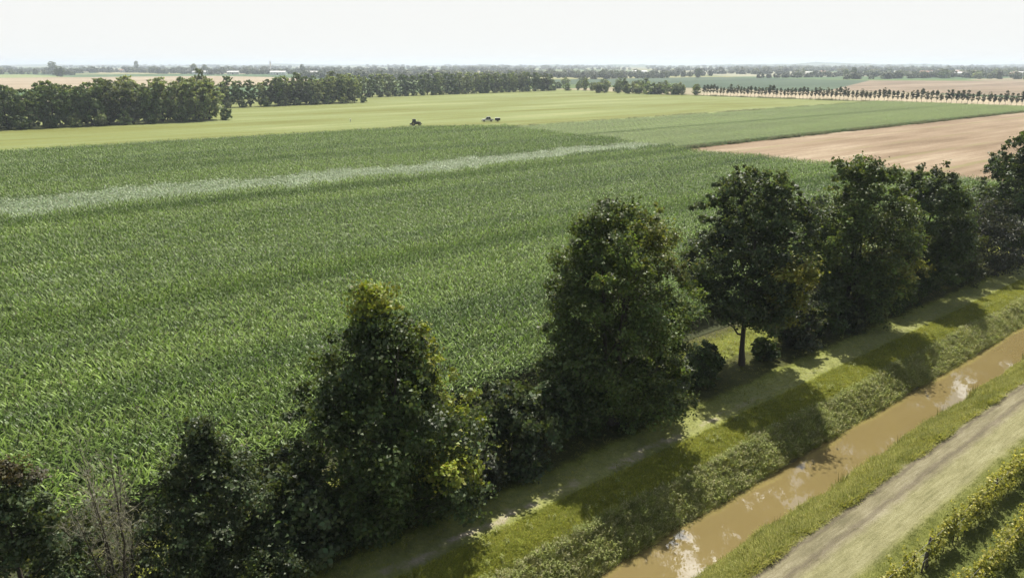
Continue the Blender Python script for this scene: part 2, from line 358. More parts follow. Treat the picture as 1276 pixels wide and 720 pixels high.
grid('farm_track', np.arange(-18.3, 6.01, 0.3), np.arange(-20, 200, 0.6), track_mat(), 0.012, 'dry rutted grass track between canal and vineyard', 'track')

def water_mat():
    t = NT('muddy_water'); x = t.coords()
    c = t.mix(t.noise(x, 0.5, 4, 0.6, (1.0, 0.3, 1)), (0.165, 0.126, 0.050), (0.205, 0.160, 0.068))
    b = t.n('BsdfPrincipled', {'Base Color': c, 'Roughness': 0.02, 'IOR': 1.5, 'Specular IOR Level': 1.7})
    k = t.n('Bump', {'Height': t.noise(x, 1.4, 3, 0.5, (1.0, 0.6, 1)), 'Strength': 0.09, 'Distance': 0.05}); t.t.links.new(k.outputs[0], b.inputs['Normal'])
    t.t.links.new(b.outputs[0], t.out.inputs[0]); return t.m
grid('canal_water', [-25.6, -19.9], [-200, -30, 60, 150, 400, 3000], water_mat(), -1.62, 'still muddy brown canal water reflecting white clouds', 'water', flat=True)

# ------------------------------------------------------------------ scattered stuff (crops, grass, reeds)
def scatter(name, mat, pts, rz, sc, variants, label, cat, tilt=None):
    """one stuff object: the variant meshes instanced on points (x,y,z world)"""
    n = len(pts)
    me = np_mesh(name, pts, [np.zeros((0, 3))]) if False else bpy.data.meshes.new(name)
    me.vertices.add(n); me.vertices.foreach_set('co', np.asarray(pts, np.float32).ravel())
    def attr(nm, ty, arr, key='value'):
        a = me.attributes.new(nm, ty, 'POINT'); a.data.foreach_set(key, np.ascontiguousarray(arr).ravel())
    rot = np.zeros((n, 3), np.float32); rot[:, 2] = rz
    if tilt is not None: rot[:, :2] = tilt
    attr('rot', 'FLOAT_VECTOR', rot, 'vector')
    sc = np.asarray(sc, np.float32); sc = np.repeat(sc[:, None], 3, 1) if sc.ndim == 1 else sc
    attr('scl', 'FLOAT_VECTOR', sc, 'vector')
    attr('pick', 'INT', np.random.default_rng(len(name) + n).integers(0, len(variants), n).astype(np.int32))
    me.materials.append(mat)
    src = bpy.data.collections.new(name + '_source')
    for i, m in enumerate(variants):
        src.objects.link(bpy.data.objects.new('%s_%d' % (name, i), m))
    ng = bpy.data.node_groups.new(name + '_scatter', 'GeometryNodeTree'); ng.is_modifier = True
    ng.interface.new_socket('Geometry', in_out='INPUT', socket_type='NodeSocketGeometry'); ng.interface.new_socket('Geometry', in_out='OUTPUT', socket_type='NodeSocketGeometry')
    N = ng.nodes.new; gi = N('NodeGroupInput'); go = N('NodeGroupOutput'); io = N('GeometryNodeInstanceOnPoints'); ci = N('GeometryNodeCollectionInfo')
    ci.inputs['Collection'].default_value = src; ci.inputs['Separate Children'].default_value = True; ci.inputs['Reset Children'].default_value = True
    def na(nm, ty):
        a = N('GeometryNodeInputNamedAttribute'); a.data_type = ty; a.inputs['Name'].default_value = nm; return a.outputs['Attribute']
    er = N('FunctionNodeEulerToRotation'); L = ng.links.new
    L(gi.outputs[0], io.inputs['Points']); L(ci.outputs[0], io.inputs['Instance']); io.inputs['Pick Instance'].default_value = True
    L(na('pick', 'INT'), io.inputs['Instance Index']); L(na('rot', 'FLOAT_VECTOR'), er.inputs[0]); L(er.outputs[0], io.inputs['Rotation']); L(na('scl', 'FLOAT_VECTOR'), io.inputs['Scale'])
    L(io.outputs[0], go.inputs[0])
    o = link(name, me); md = o.modifiers.new('scatter', 'NODES'); md.node_group = ng
    return tag(o, label, cat, kind='stuff')

_p = math.atan(280 / 950); _cp, _sp = math.cos(_p), math.sin(_p)
def in_view(P, mx=170, my=230):
    """which world points lie in or near the region the camera looks over (the rest of the crop is not built)"""
    Z = P[:, 2] - CAM_H; d = P[:, 1] * _cp - Z * _sp; up = P[:, 1] * _sp + Z * _cp
    d2 = np.maximum(d, 0.1)
    return (d > 1) & (np.abs(950 * P[:, 0] / d2) < 638 + mx) & (360 - 950 * up / d2 < 720 + my)

def blades(rng, base, az, L, z_rise, droop, width, tint, segs=3, tip=0.0):
    """arching strap leaves; base (n,3), azimuth, length, initial rise slope, droop"""
    n = len(base); ts = np.linspace(0, 1, segs + 1)
    dirv = np.stack([np.cos(az), np.sin(az), np.zeros(n)], 1); side = np.stack([-np.sin(az), np.cos(az), np.zeros(n)], 1)
    V = np.empty((n, segs + 1, 2, 3))
    for i, t in enumerate(ts):
        c = base + dirv * (L * t * (1 - 0.18 * t))[:, None]; c[:, 2] += L * (z_rise * t - droop * t * t)
        w = width * (0.55 + 1.2 * t - 1.75 * t * t + tip); w = np.maximum(w, 0.006)
        tw = side * (w * 0.5)[:, None]
        V[:, i, 0] = c - tw; V[:, i, 1] = c + tw
        V[:, i, :, 2] += np.array([1, 1]) * 0.0
    F = []
    b = np.arange(n)[:, None] * (segs + 1) * 2
    for i in range(segs):
        F.append(np.concatenate([b + 2 * i, b + 2 * i + 1, b + 2 * i + 3, b + 2 * i + 2], 1))
    return V.reshape(-1, 3), np.concatenate(F), np.repeat(tint, (segs + 1) * 2, axis=0)

def join(parts):
    Vs, Fs, Ts, b = [], [], [], 0
    for V, F, T in parts:
        Vs.append(V); Fs.append(F + b); Ts.append(T); b += len(V)
    return np.concatenate(Vs), np.concatenate(Fs), np.concatenate(Ts)

def maize_tile(seed, mat, pale=0.0, hgt=2.3, size=3.0, base=(0.100, 0.166, 0.034), lpp=6, llen=0.92, flat=0.0):
    rng = np.random.default_rng(seed)
    rows = np.arange(4) * 0.75 - 1.125; pos = np.arange(15) * 0.2 - 1.4
    X, Y = np.meshgrid(rows, pos, indexing='ij'); X = X.ravel() + rng.normal(0, 0.06, X.size); Y = Y.ravel() + rng.normal(0, 0.06, Y.size)
    H = hgt * rng.normal(1, 0.09, X.size)
    parts = []
    n = X.size
    plane = rng.uniform(0, 6.28, n)
    for k in range(lpp):
        f = k / (lpp - 1)
        z = H * (0.42 + 0.55 * f)
        az = plane + math.pi * (k % 2) + rng.normal(0, 0.35, n)
        L = llen * (1.1 - 0.45 * f) * rng.normal(1, 0.13, n)
        tint = np.array(base)[None] * np.clip(rng.normal(1, 0.40, (n, 1)), 0.3, 2.4) * np.array([1 + 0.2 * f, 1 + 0.08 * f, 1.0])[None]
        tint = tint * (1 - pale) + pale * np.array((0.27, 0.35, 0.25))[None] * rng.normal(1, 0.12, (n, 1))
        parts.append(blades(rng, np.stack([X, Y, z], 1), az, L, (0.45 + 0.75 * f) * (1 - flat) + rng.normal(0, 0.12, n), 0.75 + rng.normal(0, 0.15, n) - 0.2 * f, np.full(n, 0.135), np.clip(tint, 0.01, 1)))
    m = rng.random(n) < 0.35        # tassels
    b = np.stack([X, Y, H * 0.97], 1)[m]; q = len(b)
    for _ in range(2):
        parts.append(blades(rng, b, rng.uniform(0, 6.28, q), np.full(q, 0.26), rng.normal(1.2, 0.3, q), np.full(q, 0.2), np.full(q, 0.035), np.array((0.30, 0.27, 0.15))[None] * rng.normal(1, 0.1, (q, 1)), 2))
    V, F, T = join(parts)
    return np_mesh('maize_tile', V, [F], mat, np.clip(T, 0, 1))

def tile_points(u0, u1, v0, v1, st, keep=None, seed=1, z=0.04):
    U, V = np.meshgrid(np.arange(u0 + st / 2, u1, st), np.arange(v0, v1, st), indexing='ij')
    U = U.ravel(); V = V.ravel(); rng = np.random.default_rng(seed);     k = np.ones(len(U), bool) if keep is None else keep(U, V)
    U, V = U[k], V[k]
    P = uv_np(np.stack([U, V, np.full(len(U), z)], 1)); k = in_view(P)
    return P[k], U[k], V[k]

rng0 = np.random.default_rng(5)
vend = lambda U: np.where(U > -135, 177.0, 177 + (-135 - U) / 95 * 12 - np.maximum(0, -U - 229) * 1.2)
def strip_edge(U, V): return 1.5 * np.sin(V * 0.05) + 1.2 * np.sin(V * 0.17 + 1) + 2.2 * (np.mod(np.sin(np.round(U) * 12.9898 + np.round(V / 3.0) * 78.233) * 43758.5453, 1.0) - 0.5)
in_strip = lambda U, V: np.abs(U + 150 + strip_edge(U, V)) < 9.6 - 0.016 * np.maximum(0, V)
tram = lambda U: (np.abs(np.mod(U + 41 + 13.5, 27.0) - 13.5) > 0.0)
P, U, V = tile_points(-253, -42, -140, 200, 3.0, lambda U, V: (V < vend(U)) & ~in_strip(U, V))
hs = 1 + 0.05 * np.sin(U * 0.21) + 0.04 * np.sin(U * 0.09 + V * 0.02)
tl = np.where(np.round((U + 253) / 3.0).astype(int) % 9 == 4, 0.6, 1.0)
scatter('maize_crop', M_MAIZE, P, GA + math.pi * rng0.integers(0, 2, len(P)), np.stack([tl, np.full(len(P), 1.0), hs * rng0.normal(1, 0.03, len(P))], 1),
        [maize_tile(s, M_MAIZE) for s in range(6)], 'tall green maize crop filling the big field in rows', 'maize')
P, U, V = tile_points(-253, -42, -140, 200, 3.0, lambda U, V: (V < vend(U)) & in_strip(U, V))
scatter('pale_maize_strip', M_MAIZEP, P, GA + math.pi * rng0.integers(0, 2, len(P)), np.ones(len(P)) * rng0.normal(0.97, 0.03, len(P)),
        [maize_tile(20 + s, M_MAIZEP, 0.38, 2.2, flat=0.3) for s in range(4)], 'paler grey-green strip of maize crossing the big field', 'maize')
P, U, V = tile_points(-255, -150, 186, 536, 3.0, lambda U, V: (V > 182 + np.maximum(0, -135 - U) / 95 * 12) & (U > -241 - (V - 200) * 0.034) & (np.abs(np.mod(U + 197, 48) ) > 1.6))
scatter('green_crop', M_CROP, P, GA + math.pi * rng0.integers(0, 2, len(P)), np.stack([np.full(len(P), 1.0)] * 2 + [rng0.normal(0.48, 0.02, len(P))], 1),
        [maize_tile(40 + s, M_CROP, 0.0, 2.2, base=(0.175, 0.25, 0.082), lpp=6, llen=0.8, flat=0.4) for s in range(4)], 'even green crop in the field between meadow and stubble', 'crop')

def tuft(seed, mat, n, h, spread, width, cols, droop=0.5, segs=2):
    rng = np.random.default_rng(seed)
    a = rng.uniform(0, 6.28, n); r = spread * np.sqrt(rng.random(n))
    b = np.stack([r * np.cos(a), r * np.sin(a), np.full(n, -0.02)], 1)
    c = np.array(cols)[rng.integers(0, len(cols), n)] * rng.normal(1, 0.15, (n, 1))
    L = h * rng.uniform(0.6, 1.1, n)
    V, F, T = blades(rng, b, a + rng.normal(0, 0.8, n), L * 0.75, rng.uniform(0.5, 1.4, n), droop * rng.uniform(0.5, 1.3, n), np.full(n, width), np.clip(c, 0.005, 1), segs)
    return np_mesh('tuft', V, [F], mat, T)
def herb(seed, mat, h, nst, nleaf, lsize, cols, spread=0.25):
    """leafy upright stems"""
    rng = np.random.default_rng(seed); parts = []
    for s in range(nst):
        a = rng.uniform(0, 6.28); r = spread * math.sqrt(rng.random()); hh = h * rng.uniform(0.7, 1.1)
        lean = rng.normal(0, 0.12, 2); k = nleaf; f = rng.uniform(0.25, 1, k)
        b = np.stack([r * math.cos(a) + lean[0] * f * hh, r * math.sin(a) + lean[1] * f * hh, f * hh], 1)
        c = np.array(cols)[rng.integers(0, len(cols), k)] * rng.normal(1, 0.15, (k, 1))
        parts.append(blades(rng, b, rng.uniform(0, 6.28, k), lsize * rng.uniform(0.6, 1.2, k), rng.uniform(0.2, 1.0, k), rng.uniform(0.4, 1.1, k), np.full(k, lsize * 0.26), np.clip(c, 0.005, 1), 2))
        st = np.array([[r * math.cos(a), r * math.sin(a), 0.0]])
        parts.append(blades(rng, st, np.array([rng.uniform(0, 6.28)]), np.array([hh * 0.12]), np.array([8.3]), np.array([0.0]), np.array([0.025]), np.array([cols[0]]), 2))
    V, F, T = join(parts); return np_mesh('herb', V, [F], mat, T)

def rand_uv(rng, n, u0, u1, v0, v1, dens=None, near_bias=True):
    U = rng.uniform(u0, u1, n); V = rng.uniform(v0, v1, n)
    if dens is not None:
        k = rng.random(n) < dens(U, V); U, V = U[k], V[k]
    P = uv_np(np.stack([U, V, ground_z(U, V)], 1)); k = in_view(P, 120, 160)
    return P[k], U[k], V[k]
def lump(U, V, a=0.35, b=0.12): return 0.5 + 0.25 * np.sin(U * a * 2.3 + V * b * 3 + 1) + 0.25 * np.sin(V * b * 7.1 - U * a * 5 + 2)

rg = np.random.default_rng(11)
YG = [(0.24, 0.27, 0.032), (0.29, 0.31, 0.042), (0.19, 0.23, 0.032), (0.34, 0.33, 0.08)]
DRY = [(0.30, 0.28, 0.14), (0.22, 0.23, 0.09), (0.36, 0.34, 0.20), (0.16, 0.19, 0.06)]
P, U, V = rand_uv(rg, 60000, -29.0, -26.2, -5, 170, lambda U, V: np.clip(1.3 - 0.006 * V, 0.35, 1))
scatter('verge_grass', M_GRASS, P, rg.uniform(0, 6.28, len(P)), rg.uniform(0.6, 1.25, len(P)), [tuft(s, M_GRASS, 16, 0.24, 0.13, 0.024, YG) for s in range(4)], 'bright yellow-green grass along the top of the canal bank', 'grass')
P, U, V = rand_uv(rg, 60000, -41, -28.9, -5, 170, lambda U, V: np.clip(1.2 - 0.006 * V, 0.3, 1) * np.where((np.abs(U + 29.85 + 0.35 * np.sin(V * 0.6)) < 0.55) & (V < 45), 0.12, np.where(U < -36.5, 0.95, np.where(U < -32, 0.15, 0.6))))
scatter('dry_grass', M_GRASS, P, rg.uniform(0, 6.28, len(P)), rg.uniform(0.5, 1.1, len(P)) * np.where(U < -35, 1.7, 1), [tuft(10 + s, M_GRASS, 13, 0.2, 0.15, 0.022, DRY + YG + YG[:2]) for s in range(4)], 'thin dry grass around the gravel path under the trees', 'grass')
GREY = [(0.29, 0.30, 0.125), (0.24, 0.27, 0.095), (0.37, 0.355, 0.19), (0.21, 0.25, 0.075), (0.45, 0.41, 0.26)]
OLIV = [(0.25, 0.29, 0.07), (0.30, 0.33, 0.10), (0.21, 0.25, 0.065)]
P, U, V = rand_uv(rg, 30000, -26.2, -24.3, -5, 180, lambda U, V: np.clip(1.25 - 0.005 * V, 0.45, 1))
scatter('bank_reeds', M_REED, P, rg.uniform(0, 6.28, len(P)), rg.uniform(0.65, 1.0, len(P)) * (0.78 + 0.2 * lump(U, V)), [herb(s, M_REED, 0.75, 7, 12, 0.16, GREY) for s in range(2)] + [herb(7, M_REED, 0.8, 5, 10, 0.22, OLIV)] + [tuft(91 + k, M_REED, 34, 0.85, 0.24, 0.026, (GREY + OLIV[:1]) if k < 4 else OLIV, 0.35, 3) for k in range(5)], 'dense grey-green reeds and weeds on the far canal bank', 'reeds')
BANK = [(0.28, 0.30, 0.07), (0.34, 0.34, 0.095), (0.21, 0.25, 0.055), (0.42, 0.40, 0.16)]
P, U, V = rand_uv(rg, 66000, -20.6, -17.85, -5, 150, lambda U, V: np.clip(1.2 - 0.006 * V, 0.35, 1))
scatter('bank_grass', M_GRASS, P, rg.uniform(0, 6.28, len(P)), rg.uniform(0.6, 1.3, len(P)) * (0.6 + 0.9 * lump(U, V, 0.6, 0.2)), [tuft(30 + s, M_GRASS, 15, 0.34, 0.16, 0.026, BANK) for s in range(4)], 'rough light green grass on the near canal bank', 'grass')
P, U, V = rand_uv(rg, 40000, -18.0, -14.0, -5, 120, lambda U, V: 0.5 * np.clip(1.2 - 0.008 * V, 0.3, 1) * np.where(np.abs(U + 17.1) < 0.7, 0.25, 1.0))
scatter('track_grass', M_GRASS, P, rg.uniform(0, 6.28, len(P)), rg.uniform(0.35, 0.8, len(P)), [tuft(50 + s, M_GRASS, 12, 0.13, 0.16, 0.018, DRY) for s in range(3)], 'short straw-coloured grass on the farm track', 'grass')
P, U, V = rand_uv(rg, 70000, -14.2, -4.0, 20, 100, lambda U, V: np.clip(1.2 - 0.008 * V, 0.3, 1))
VG = [(0.15, 0.185, 0.04), (0.19, 0.215, 0.055), (0.24, 0.245, 0.085), (0.13, 0.16, 0.04)]
scatter('vineyard_grass', M_GRASS, P, rg.uniform(0, 6.28, len(P)), rg.uniform(0.5, 1.1, len(P)), [tuft(60 + s, M_GRASS, 14, 0.17, 0.15, 0.02, VG) for s in range(3)], 'short green grass between the vine rows', 'grass')

P, U, V = rand_uv(rg, 2600, -40.5, -26.4, -5, 150, lambda U, V: np.where((np.abs(U + 29.8) < 0.9) | ((U < -31.5) & (U > -36)), 0.15, 0.9) * (np.sin(U * 1.7 + V * 0.4) * np.sin(V * 0.9 - U) > -0.2))
scatter('verge_weeds', M_REED, P, rg.uniform(0, 6.28, len(P)), rg.uniform(0.35, 0.9, len(P)), [herb(140 + k, M_REED, 0.55, 4, 9, 0.2, OLIV + GREY[2:3], 0.2) for k in range(3)] + [tuft(150, M_REED, 20, 0.6, 0.14, 0.02, [(0.36, 0.33, 0.17), (0.3, 0.3, 0.1)], 0.25, 3)], 'scattered taller weeds and seed heads in the verge grass', 'weeds')
WEED = [(0.10, 0.13, 0.04), (0.14, 0.16, 0.05), (0.20, 0.19, 0.08), (0.07, 0.10, 0.03)]
def margin(n, a, b, wd, sc):
    f = rg.random(n); f = f[rg.random(n) < 0.25 + 0.75 * (np.sin(f * 61) * np.sin(f * 23 + 1) > -0.1)]; n = len(f)
    U = a[0] + (b[0] - a[0]) * f + rg.normal(0, wd, n); V = a[1] + (b[1] - a[1]) * f + rg.normal(0, wd, n)
    return np.concatenate([uv_np(np.stack([U, V, np.full(n, 0.05)], 1)), (sc * rg.uniform(0.5, 1.4, n))[:, None]], 1)
MP = np.concatenate([margin(1500, (-148, 182), (-148, 540), 0.7, 1.0), margin(900, (-135, 179), (-43, 179), 0.7, 1.1), margin(800, (-136, 180), (-238, 193), 0.9, 1.3), margin(1500, (-254, 40), (-254, 168), 0.9, 1.0), margin(1200, (-242, 196), (-254, 534), 0.9, 1.0), margin(500, (-150, 538), (-420, 530), 1.0, 1.2)])
scatter('field_margin_weeds', M_GRASS, MP[:, :3], rg.uniform(0, 6.28, len(MP)), MP[:, 3] * 1.5, [herb(120 + k, M_GRASS, 0.6, 6, 9, 0.3, WEED, 0.5) for k in range(4)], 'ragged weeds along the edges of the fields', 'weeds')

# ------------------------------------------------------------------ trees
def tree_parts(seed, h, r, base, prof, nleaf, lsize, col, limbs=14, puffs=60, mat=None, accent=None, trunk_r=0.22, stems=1, lean=(0, 0), clump=0.30, puff_r=(0.11, 0.32), sides=7, limb_scale=1.0):
    """trunk with limbs and a crown of leaf clumps. prof: relative radius at heights 0..1 of the crown"""
    rng = np.random.default_rng(seed)
    paths = []; tips = []
    pr = np.array(prof, float); px = np.linspace(0, 1, len(pr))
    R_at = lambda z: r * np.interp((z - base) / (h - base), px, pr)
    for s in range(stems):
        off = rng.normal(0, 0.25 * (stems > 1), 2) * r * 0.5
        top = h * (0.86 if s == 0 else rng.uniform(0.6, 0.8))
        zz = np.linspace(-0.15, top, 9); f = zz / h
        wob = np.cumsum(rng.normal(0, 0.05 * r / 3, (9, 2)), 0); wob[0] = 0
        P = np.stack([off[0] * (0.3 + f) + wob[:, 0] + lean[0] * f * f, off[1] * (0.3 + f) + wob[:, 1] + lean[1] * f * f, zz], 1)
        rad = trunk_r * (1.0 if s == 0 else 0.7) * (1.05 - 0.97 * np.clip(f / 0.88, 0, 1)) ** 1.0; rad[0] *= 1.35
        paths.append((P, np.maximum(rad, 0.015)))
        nl = max(3, limbs // stems); a0 = rng.uniform(0, 6.28)
        for i in range(nl):
            zt = base + (h - base) * ((i + rng.uniform(0.1, 0.9)) / nl) * 0.92
            zs = max(base * 0.55 + 0.3, zt - R_at(zt) * rng.uniform(0.35, 0.8)); zs = min(zs, top * 0.95)
            st = np.array([np.interp(zs, zz, P[:, k]) for k in range(3)])
            az = a0 + i * 2.4 + rng.normal(0, 0.3); rr = R_at(zt) * rng.uniform(0.6, 0.86)
            en = np.array([lean[0] * (zt / h) ** 2 + rr * math.cos(az), lean[1] * (zt / h) ** 2 + rr * math.sin(az), zt])
            t = np.linspace(0, 1, 6)[:, None]
            LP = st + (en - st) * t; LP[:, 2] += (np.sin(t[:, 0] * math.pi) * -0.08 + 0.0) * rr; LP[1:-1] += rng.normal(0, 0.05 * rr, (4, 3))
            r0 = max(0.02, np.interp(zs, zz, rad) * 0.5) * limb_scale
            paths.append((LP, np.linspace(r0, 0.012, 6)))
            tips.append(LP[5]); tips.append(LP[3] + rng.normal(0, 0.1 * rr, 3))
    # clumps of leaves
    C = list(tips)
    while len(C) < puffs:
        z = base + (h - base) * rng.random() ** 0.95; q = R_at(z) * math.sqrt(rng.uniform(0.06, 0.92)); a = rng.uniform(0, 6.28)
        C.append(np.array([q * math.cos(a) + lean[0] * (z / h) ** 2, q * math.sin(a) + lean[1] * (z / h) ** 2, z]))
    ns = int(puffs * 0.6); sprig = np.zeros(len(C) + ns + 1, bool)
    for _ in range(ns):
        z = base + (h - base) * rng.uniform(0.12, 1.0); q = R_at(z) * rng.uniform(0.88, 1.18 - 0.06 * (z - base) / (h - base)); a = rng.uniform(0, 6.28)
        zi = max(0.3, z - 0.5 * R_at(z)); b0 = np.array([0.35 * q * math.cos(a) + lean[0] * (zi / h) ** 2, 0.35 * q * math.sin(a) + lean[1] * (zi / h) ** 2, zi]); e0 = np.array([q * math.cos(a) + lean[0] * (z / h) ** 2, q * math.sin(a) + lean[1] * (z / h) ** 2, z])
        if zi < h * 0.85: paths.append((np.stack([b0, (b0 + e0) / 2 + rng.normal(0, 0.04 * r, 3), e0]), np.array([0.03, 0.02, 0.008]) * max(1, r / 5)))
        sprig[len(C)] = True; C.append(np.array([q * math.cos(a) + lean[0] * (z / h) ** 2, q * math.sin(a) + lean[1] * (z / h) ** 2, z + 0.04 * h * rng.random()]))
    C.append(np.array([lean[0], lean[1], h - 0.3 * puff_r[0] * r]))
    C = np.array(C); n = len(C)
    pr_ = r * rng.uniform(puff_r[0], puff_r[1], n) * np.clip(0.55 + R_at(C[:, 2]) / r * 0.5, 0.45, 1.1)
    pr_[sprig] = r * rng.uniform(0.07, 0.16, sprig.sum()) * np.clip(0.35 + R_at(C[sprig, 2]) / r, 0.4, 1)
    w = pr_ ** 2; cnt = np.maximum(8, (nleaf * w / w.sum()).astype(int))
    LC, LN, LT, LS = [], [], [], []
    col = np.array(col)
    acc = np.array(accent[0]) if accent else None
    for i in range(n):
        k = cnt[i]; m = max(3, int(k / 55))
        d = rng.normal(size=(m, 3)); d /= np.linalg.norm(d, axis=1, keepdims=True); d[:, 2] = d[:, 2] * 0.8 + 0.12
        sub = C[i] + d * pr_[i] * rng.uniform(0.45, 1.1, (m, 1))
        which = rng.integers(0, m, k)
        p = sub[which] + rng.normal(0, 1, (k, 3)) * pr_[i] * clump * np.array([1, 1, 0.75]) * rng.uniform(0.5, 1.3, (m, 1))[which]
        nr = (p - C[i]) / pr_[i] * 0.5 + np.array([0, 0, 0.5]) + rng.normal(0, 0.42, (k, 3)) + rng.normal(0, 0.45, (m, 3))[which]
        base_c = col * rng.normal(1, 0.16)
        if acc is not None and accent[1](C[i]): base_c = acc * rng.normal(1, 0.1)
        tt = base_c[None] * rng.normal(1, 0.16, (k, 1)) * (1 + rng.normal(0, 0.07, (k, 3)))
        sh = np.clip(rng.normal(1, 0.2, (m, 1)), 0.5, 1.6)[which]
        LC.append(p); LN.append(nr); LT.append(tt * sh); LS.append(lsize * rng.uniform(0.5, 1.5, k))
    LC = np.concatenate(LC); LN = np.concatenate(LN); LT = np.clip(np.concatenate(LT), 0.006, 1); LS = np.concatenate(LS)
    k = LC[:, 2] > 0.15
    V, F, T = leaves(rng, LC[k], LN[k], LS[k], LT[k], 0.8)
    TV, TF = tubes(paths, sides)
    return (TV, TF), (V, F, T)

def make_tree(name, loc, label, cat, group=None, rz=0.0, mat=None, bark=None, **kw):
    (TV, TF), (V, F, T) = tree_parts(**kw)
    root = empty(name, loc, rz); tag(root, label, cat, group)
    link('trunk', np_mesh('trunk', TV, [TF], bark or M_BARK, smooth=True), root)
    link('crown', np_mesh('crown', V, [F], mat or M_LEAF, T), root)
    return root

PYR = [0.55, 0.95, 1.0, 0.9, 0.72, 0.5, 0.22]
OVAL = [0.45, 0.8, 1.0, 1.0, 0.9, 0.68, 0.3]
BUSH = [0.85, 1.0, 1.0, 0.9, 0.7, 0.4]
G_LINE = 'trees along the canal verge'; G_SHRUB = 'shrubs in the hedge along the verge'
DK = (0.066, 0.094, 0.030); MD = (0.094, 0.128, 0.038); BL = (0.068, 0.092, 0.040)
def vt(u, v): return uv(u, v, float(ground_z(u, v)))
T = make_tree
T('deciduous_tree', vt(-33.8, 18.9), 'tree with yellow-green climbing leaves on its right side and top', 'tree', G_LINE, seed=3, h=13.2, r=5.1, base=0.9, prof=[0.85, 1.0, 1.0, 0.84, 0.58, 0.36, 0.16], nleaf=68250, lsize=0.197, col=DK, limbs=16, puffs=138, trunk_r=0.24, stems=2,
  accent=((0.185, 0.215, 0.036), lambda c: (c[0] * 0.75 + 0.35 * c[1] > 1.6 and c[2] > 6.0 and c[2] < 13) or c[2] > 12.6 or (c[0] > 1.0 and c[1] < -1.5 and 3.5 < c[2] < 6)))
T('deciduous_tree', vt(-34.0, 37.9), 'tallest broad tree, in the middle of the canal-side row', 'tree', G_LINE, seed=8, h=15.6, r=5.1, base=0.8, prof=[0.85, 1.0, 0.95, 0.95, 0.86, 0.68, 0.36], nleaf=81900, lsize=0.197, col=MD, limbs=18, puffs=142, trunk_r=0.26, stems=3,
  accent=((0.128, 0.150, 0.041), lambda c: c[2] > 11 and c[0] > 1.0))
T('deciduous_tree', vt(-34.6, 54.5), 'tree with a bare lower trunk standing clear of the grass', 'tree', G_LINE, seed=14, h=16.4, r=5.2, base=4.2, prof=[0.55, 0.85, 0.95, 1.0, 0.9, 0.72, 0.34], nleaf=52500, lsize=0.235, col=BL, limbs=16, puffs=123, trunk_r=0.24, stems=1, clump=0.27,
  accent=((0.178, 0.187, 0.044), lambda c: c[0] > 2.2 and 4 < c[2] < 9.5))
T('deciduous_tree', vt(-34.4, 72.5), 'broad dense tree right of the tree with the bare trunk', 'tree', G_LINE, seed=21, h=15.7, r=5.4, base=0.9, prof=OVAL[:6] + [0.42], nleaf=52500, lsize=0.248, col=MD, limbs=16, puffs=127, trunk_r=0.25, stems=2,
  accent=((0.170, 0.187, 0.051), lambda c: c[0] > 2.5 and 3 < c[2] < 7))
T('deciduous_tree', vt(-34.2, 87.5), 'narrow dark tree with a pointed top before the stubble field', 'tree', G_LINE, seed=27, h=14.0, r=4.9, base=0.9, prof=[0.7, 0.95, 1.0, 0.9, 0.75, 0.6, 0.3], nleaf=42000, lsize=0.248, col=DK, limbs=14, puffs=105, trunk_r=0.22)
T('deciduous_tree', vt(-33.6, 114.5), 'tall dark tree cut off by the right edge of the photo', 'tree', G_LINE, seed=31, h=16.2, r=5.2, base=0.9, prof=OVAL, nleaf=38500, lsize=0.276, col=DK, limbs=14, puffs=105, trunk_r=0.24)
T('deciduous_tree', vt(-34.0, 129.0), 'tree just beyond the right edge of the row', 'tree', G_LINE, seed=33, h=15, r=5.0, base=0.9, prof=OVAL, nleaf=21000, lsize=0.26, col=DK, limbs=12, puffs=90, trunk_r=0.24)
T('deciduous_tree', vt(-33.8, 9.3), 'small dark tree with a pointed tip next to the bare twiggy shrub', 'tree', G_LINE, seed=41, h=9.0, r=4.1, base=0.4, prof=[1.0, 1.0, 0.9, 0.7, 0.45, 0.22, 0.05], nleaf=50575, lsize=0.149, col=BL, limbs=14, puffs=96, trunk_r=0.14, stems=2)
T('deciduous_tree', vt(-33.6, 1.6), 'small tree with a reddish tip in the lower left corner', 'tree', G_LINE, seed=46, h=9.6, r=3.1, base=0.4, prof=[0.9, 1.0, 0.9, 0.7, 0.5, 0.32, 0.2], nleaf=41650, lsize=0.149, col=BL, limbs=12, puffs=82, trunk_r=0.14, accent=((0.075, 0.068, 0.034), lambda c: c[2] > 8.9))
T('deciduous_tree', vt(-33.4, -4.2), 'dark tree cut off by the left edge at the bottom', 'tree', G_LINE, seed=47, h=9.0, r=3.2, base=0.4, prof=BUSH, nleaf=26775, lsize=0.179, col=DK, limbs=10, puffs=67, trunk_r=0.14)
def shrub(u, v, h, r, label, seed, n=5000, col=DK, ls=0.2, accent=None):
    return make_tree('shrub', vt(u, v), label, 'shrub', G_SHRUB, seed=seed, h=h, r=r, base=0.25, prof=BUSH, nleaf=int(n * 1.5), lsize=ls * 1.2, col=col, limbs=9, puffs=39, trunk_r=0.07, stems=3, puff_r=(0.26, 0.44), sides=5, accent=accent)
shrub(-33.5, 13.2, 5.6, 2.7, 'low bushy shrub between the pointed small tree and the yellow-green tree', 61, 9000, BL)
shrub(-32.6, 12.4, 2.0, 1.0, 'small bright green bush at the foot of the pointed small tree', 62, 2600, (0.15, 0.175, 0.035), 0.13)
shrub(-33.6, 27.6, 5.8, 2.6, 'rounded shrub between the yellow-green tree and the tallest tree', 63, 8500, BL)
shrub(-34.6, 31.6, 4.2, 2.2, 'dark shrub hugging the left foot of the tallest tree', 64, 5500)
shrub(-33.2, 16.6, 3.6, 2.0, 'dark shrub hugging the left foot of the yellow-green tree', 65, 5000)
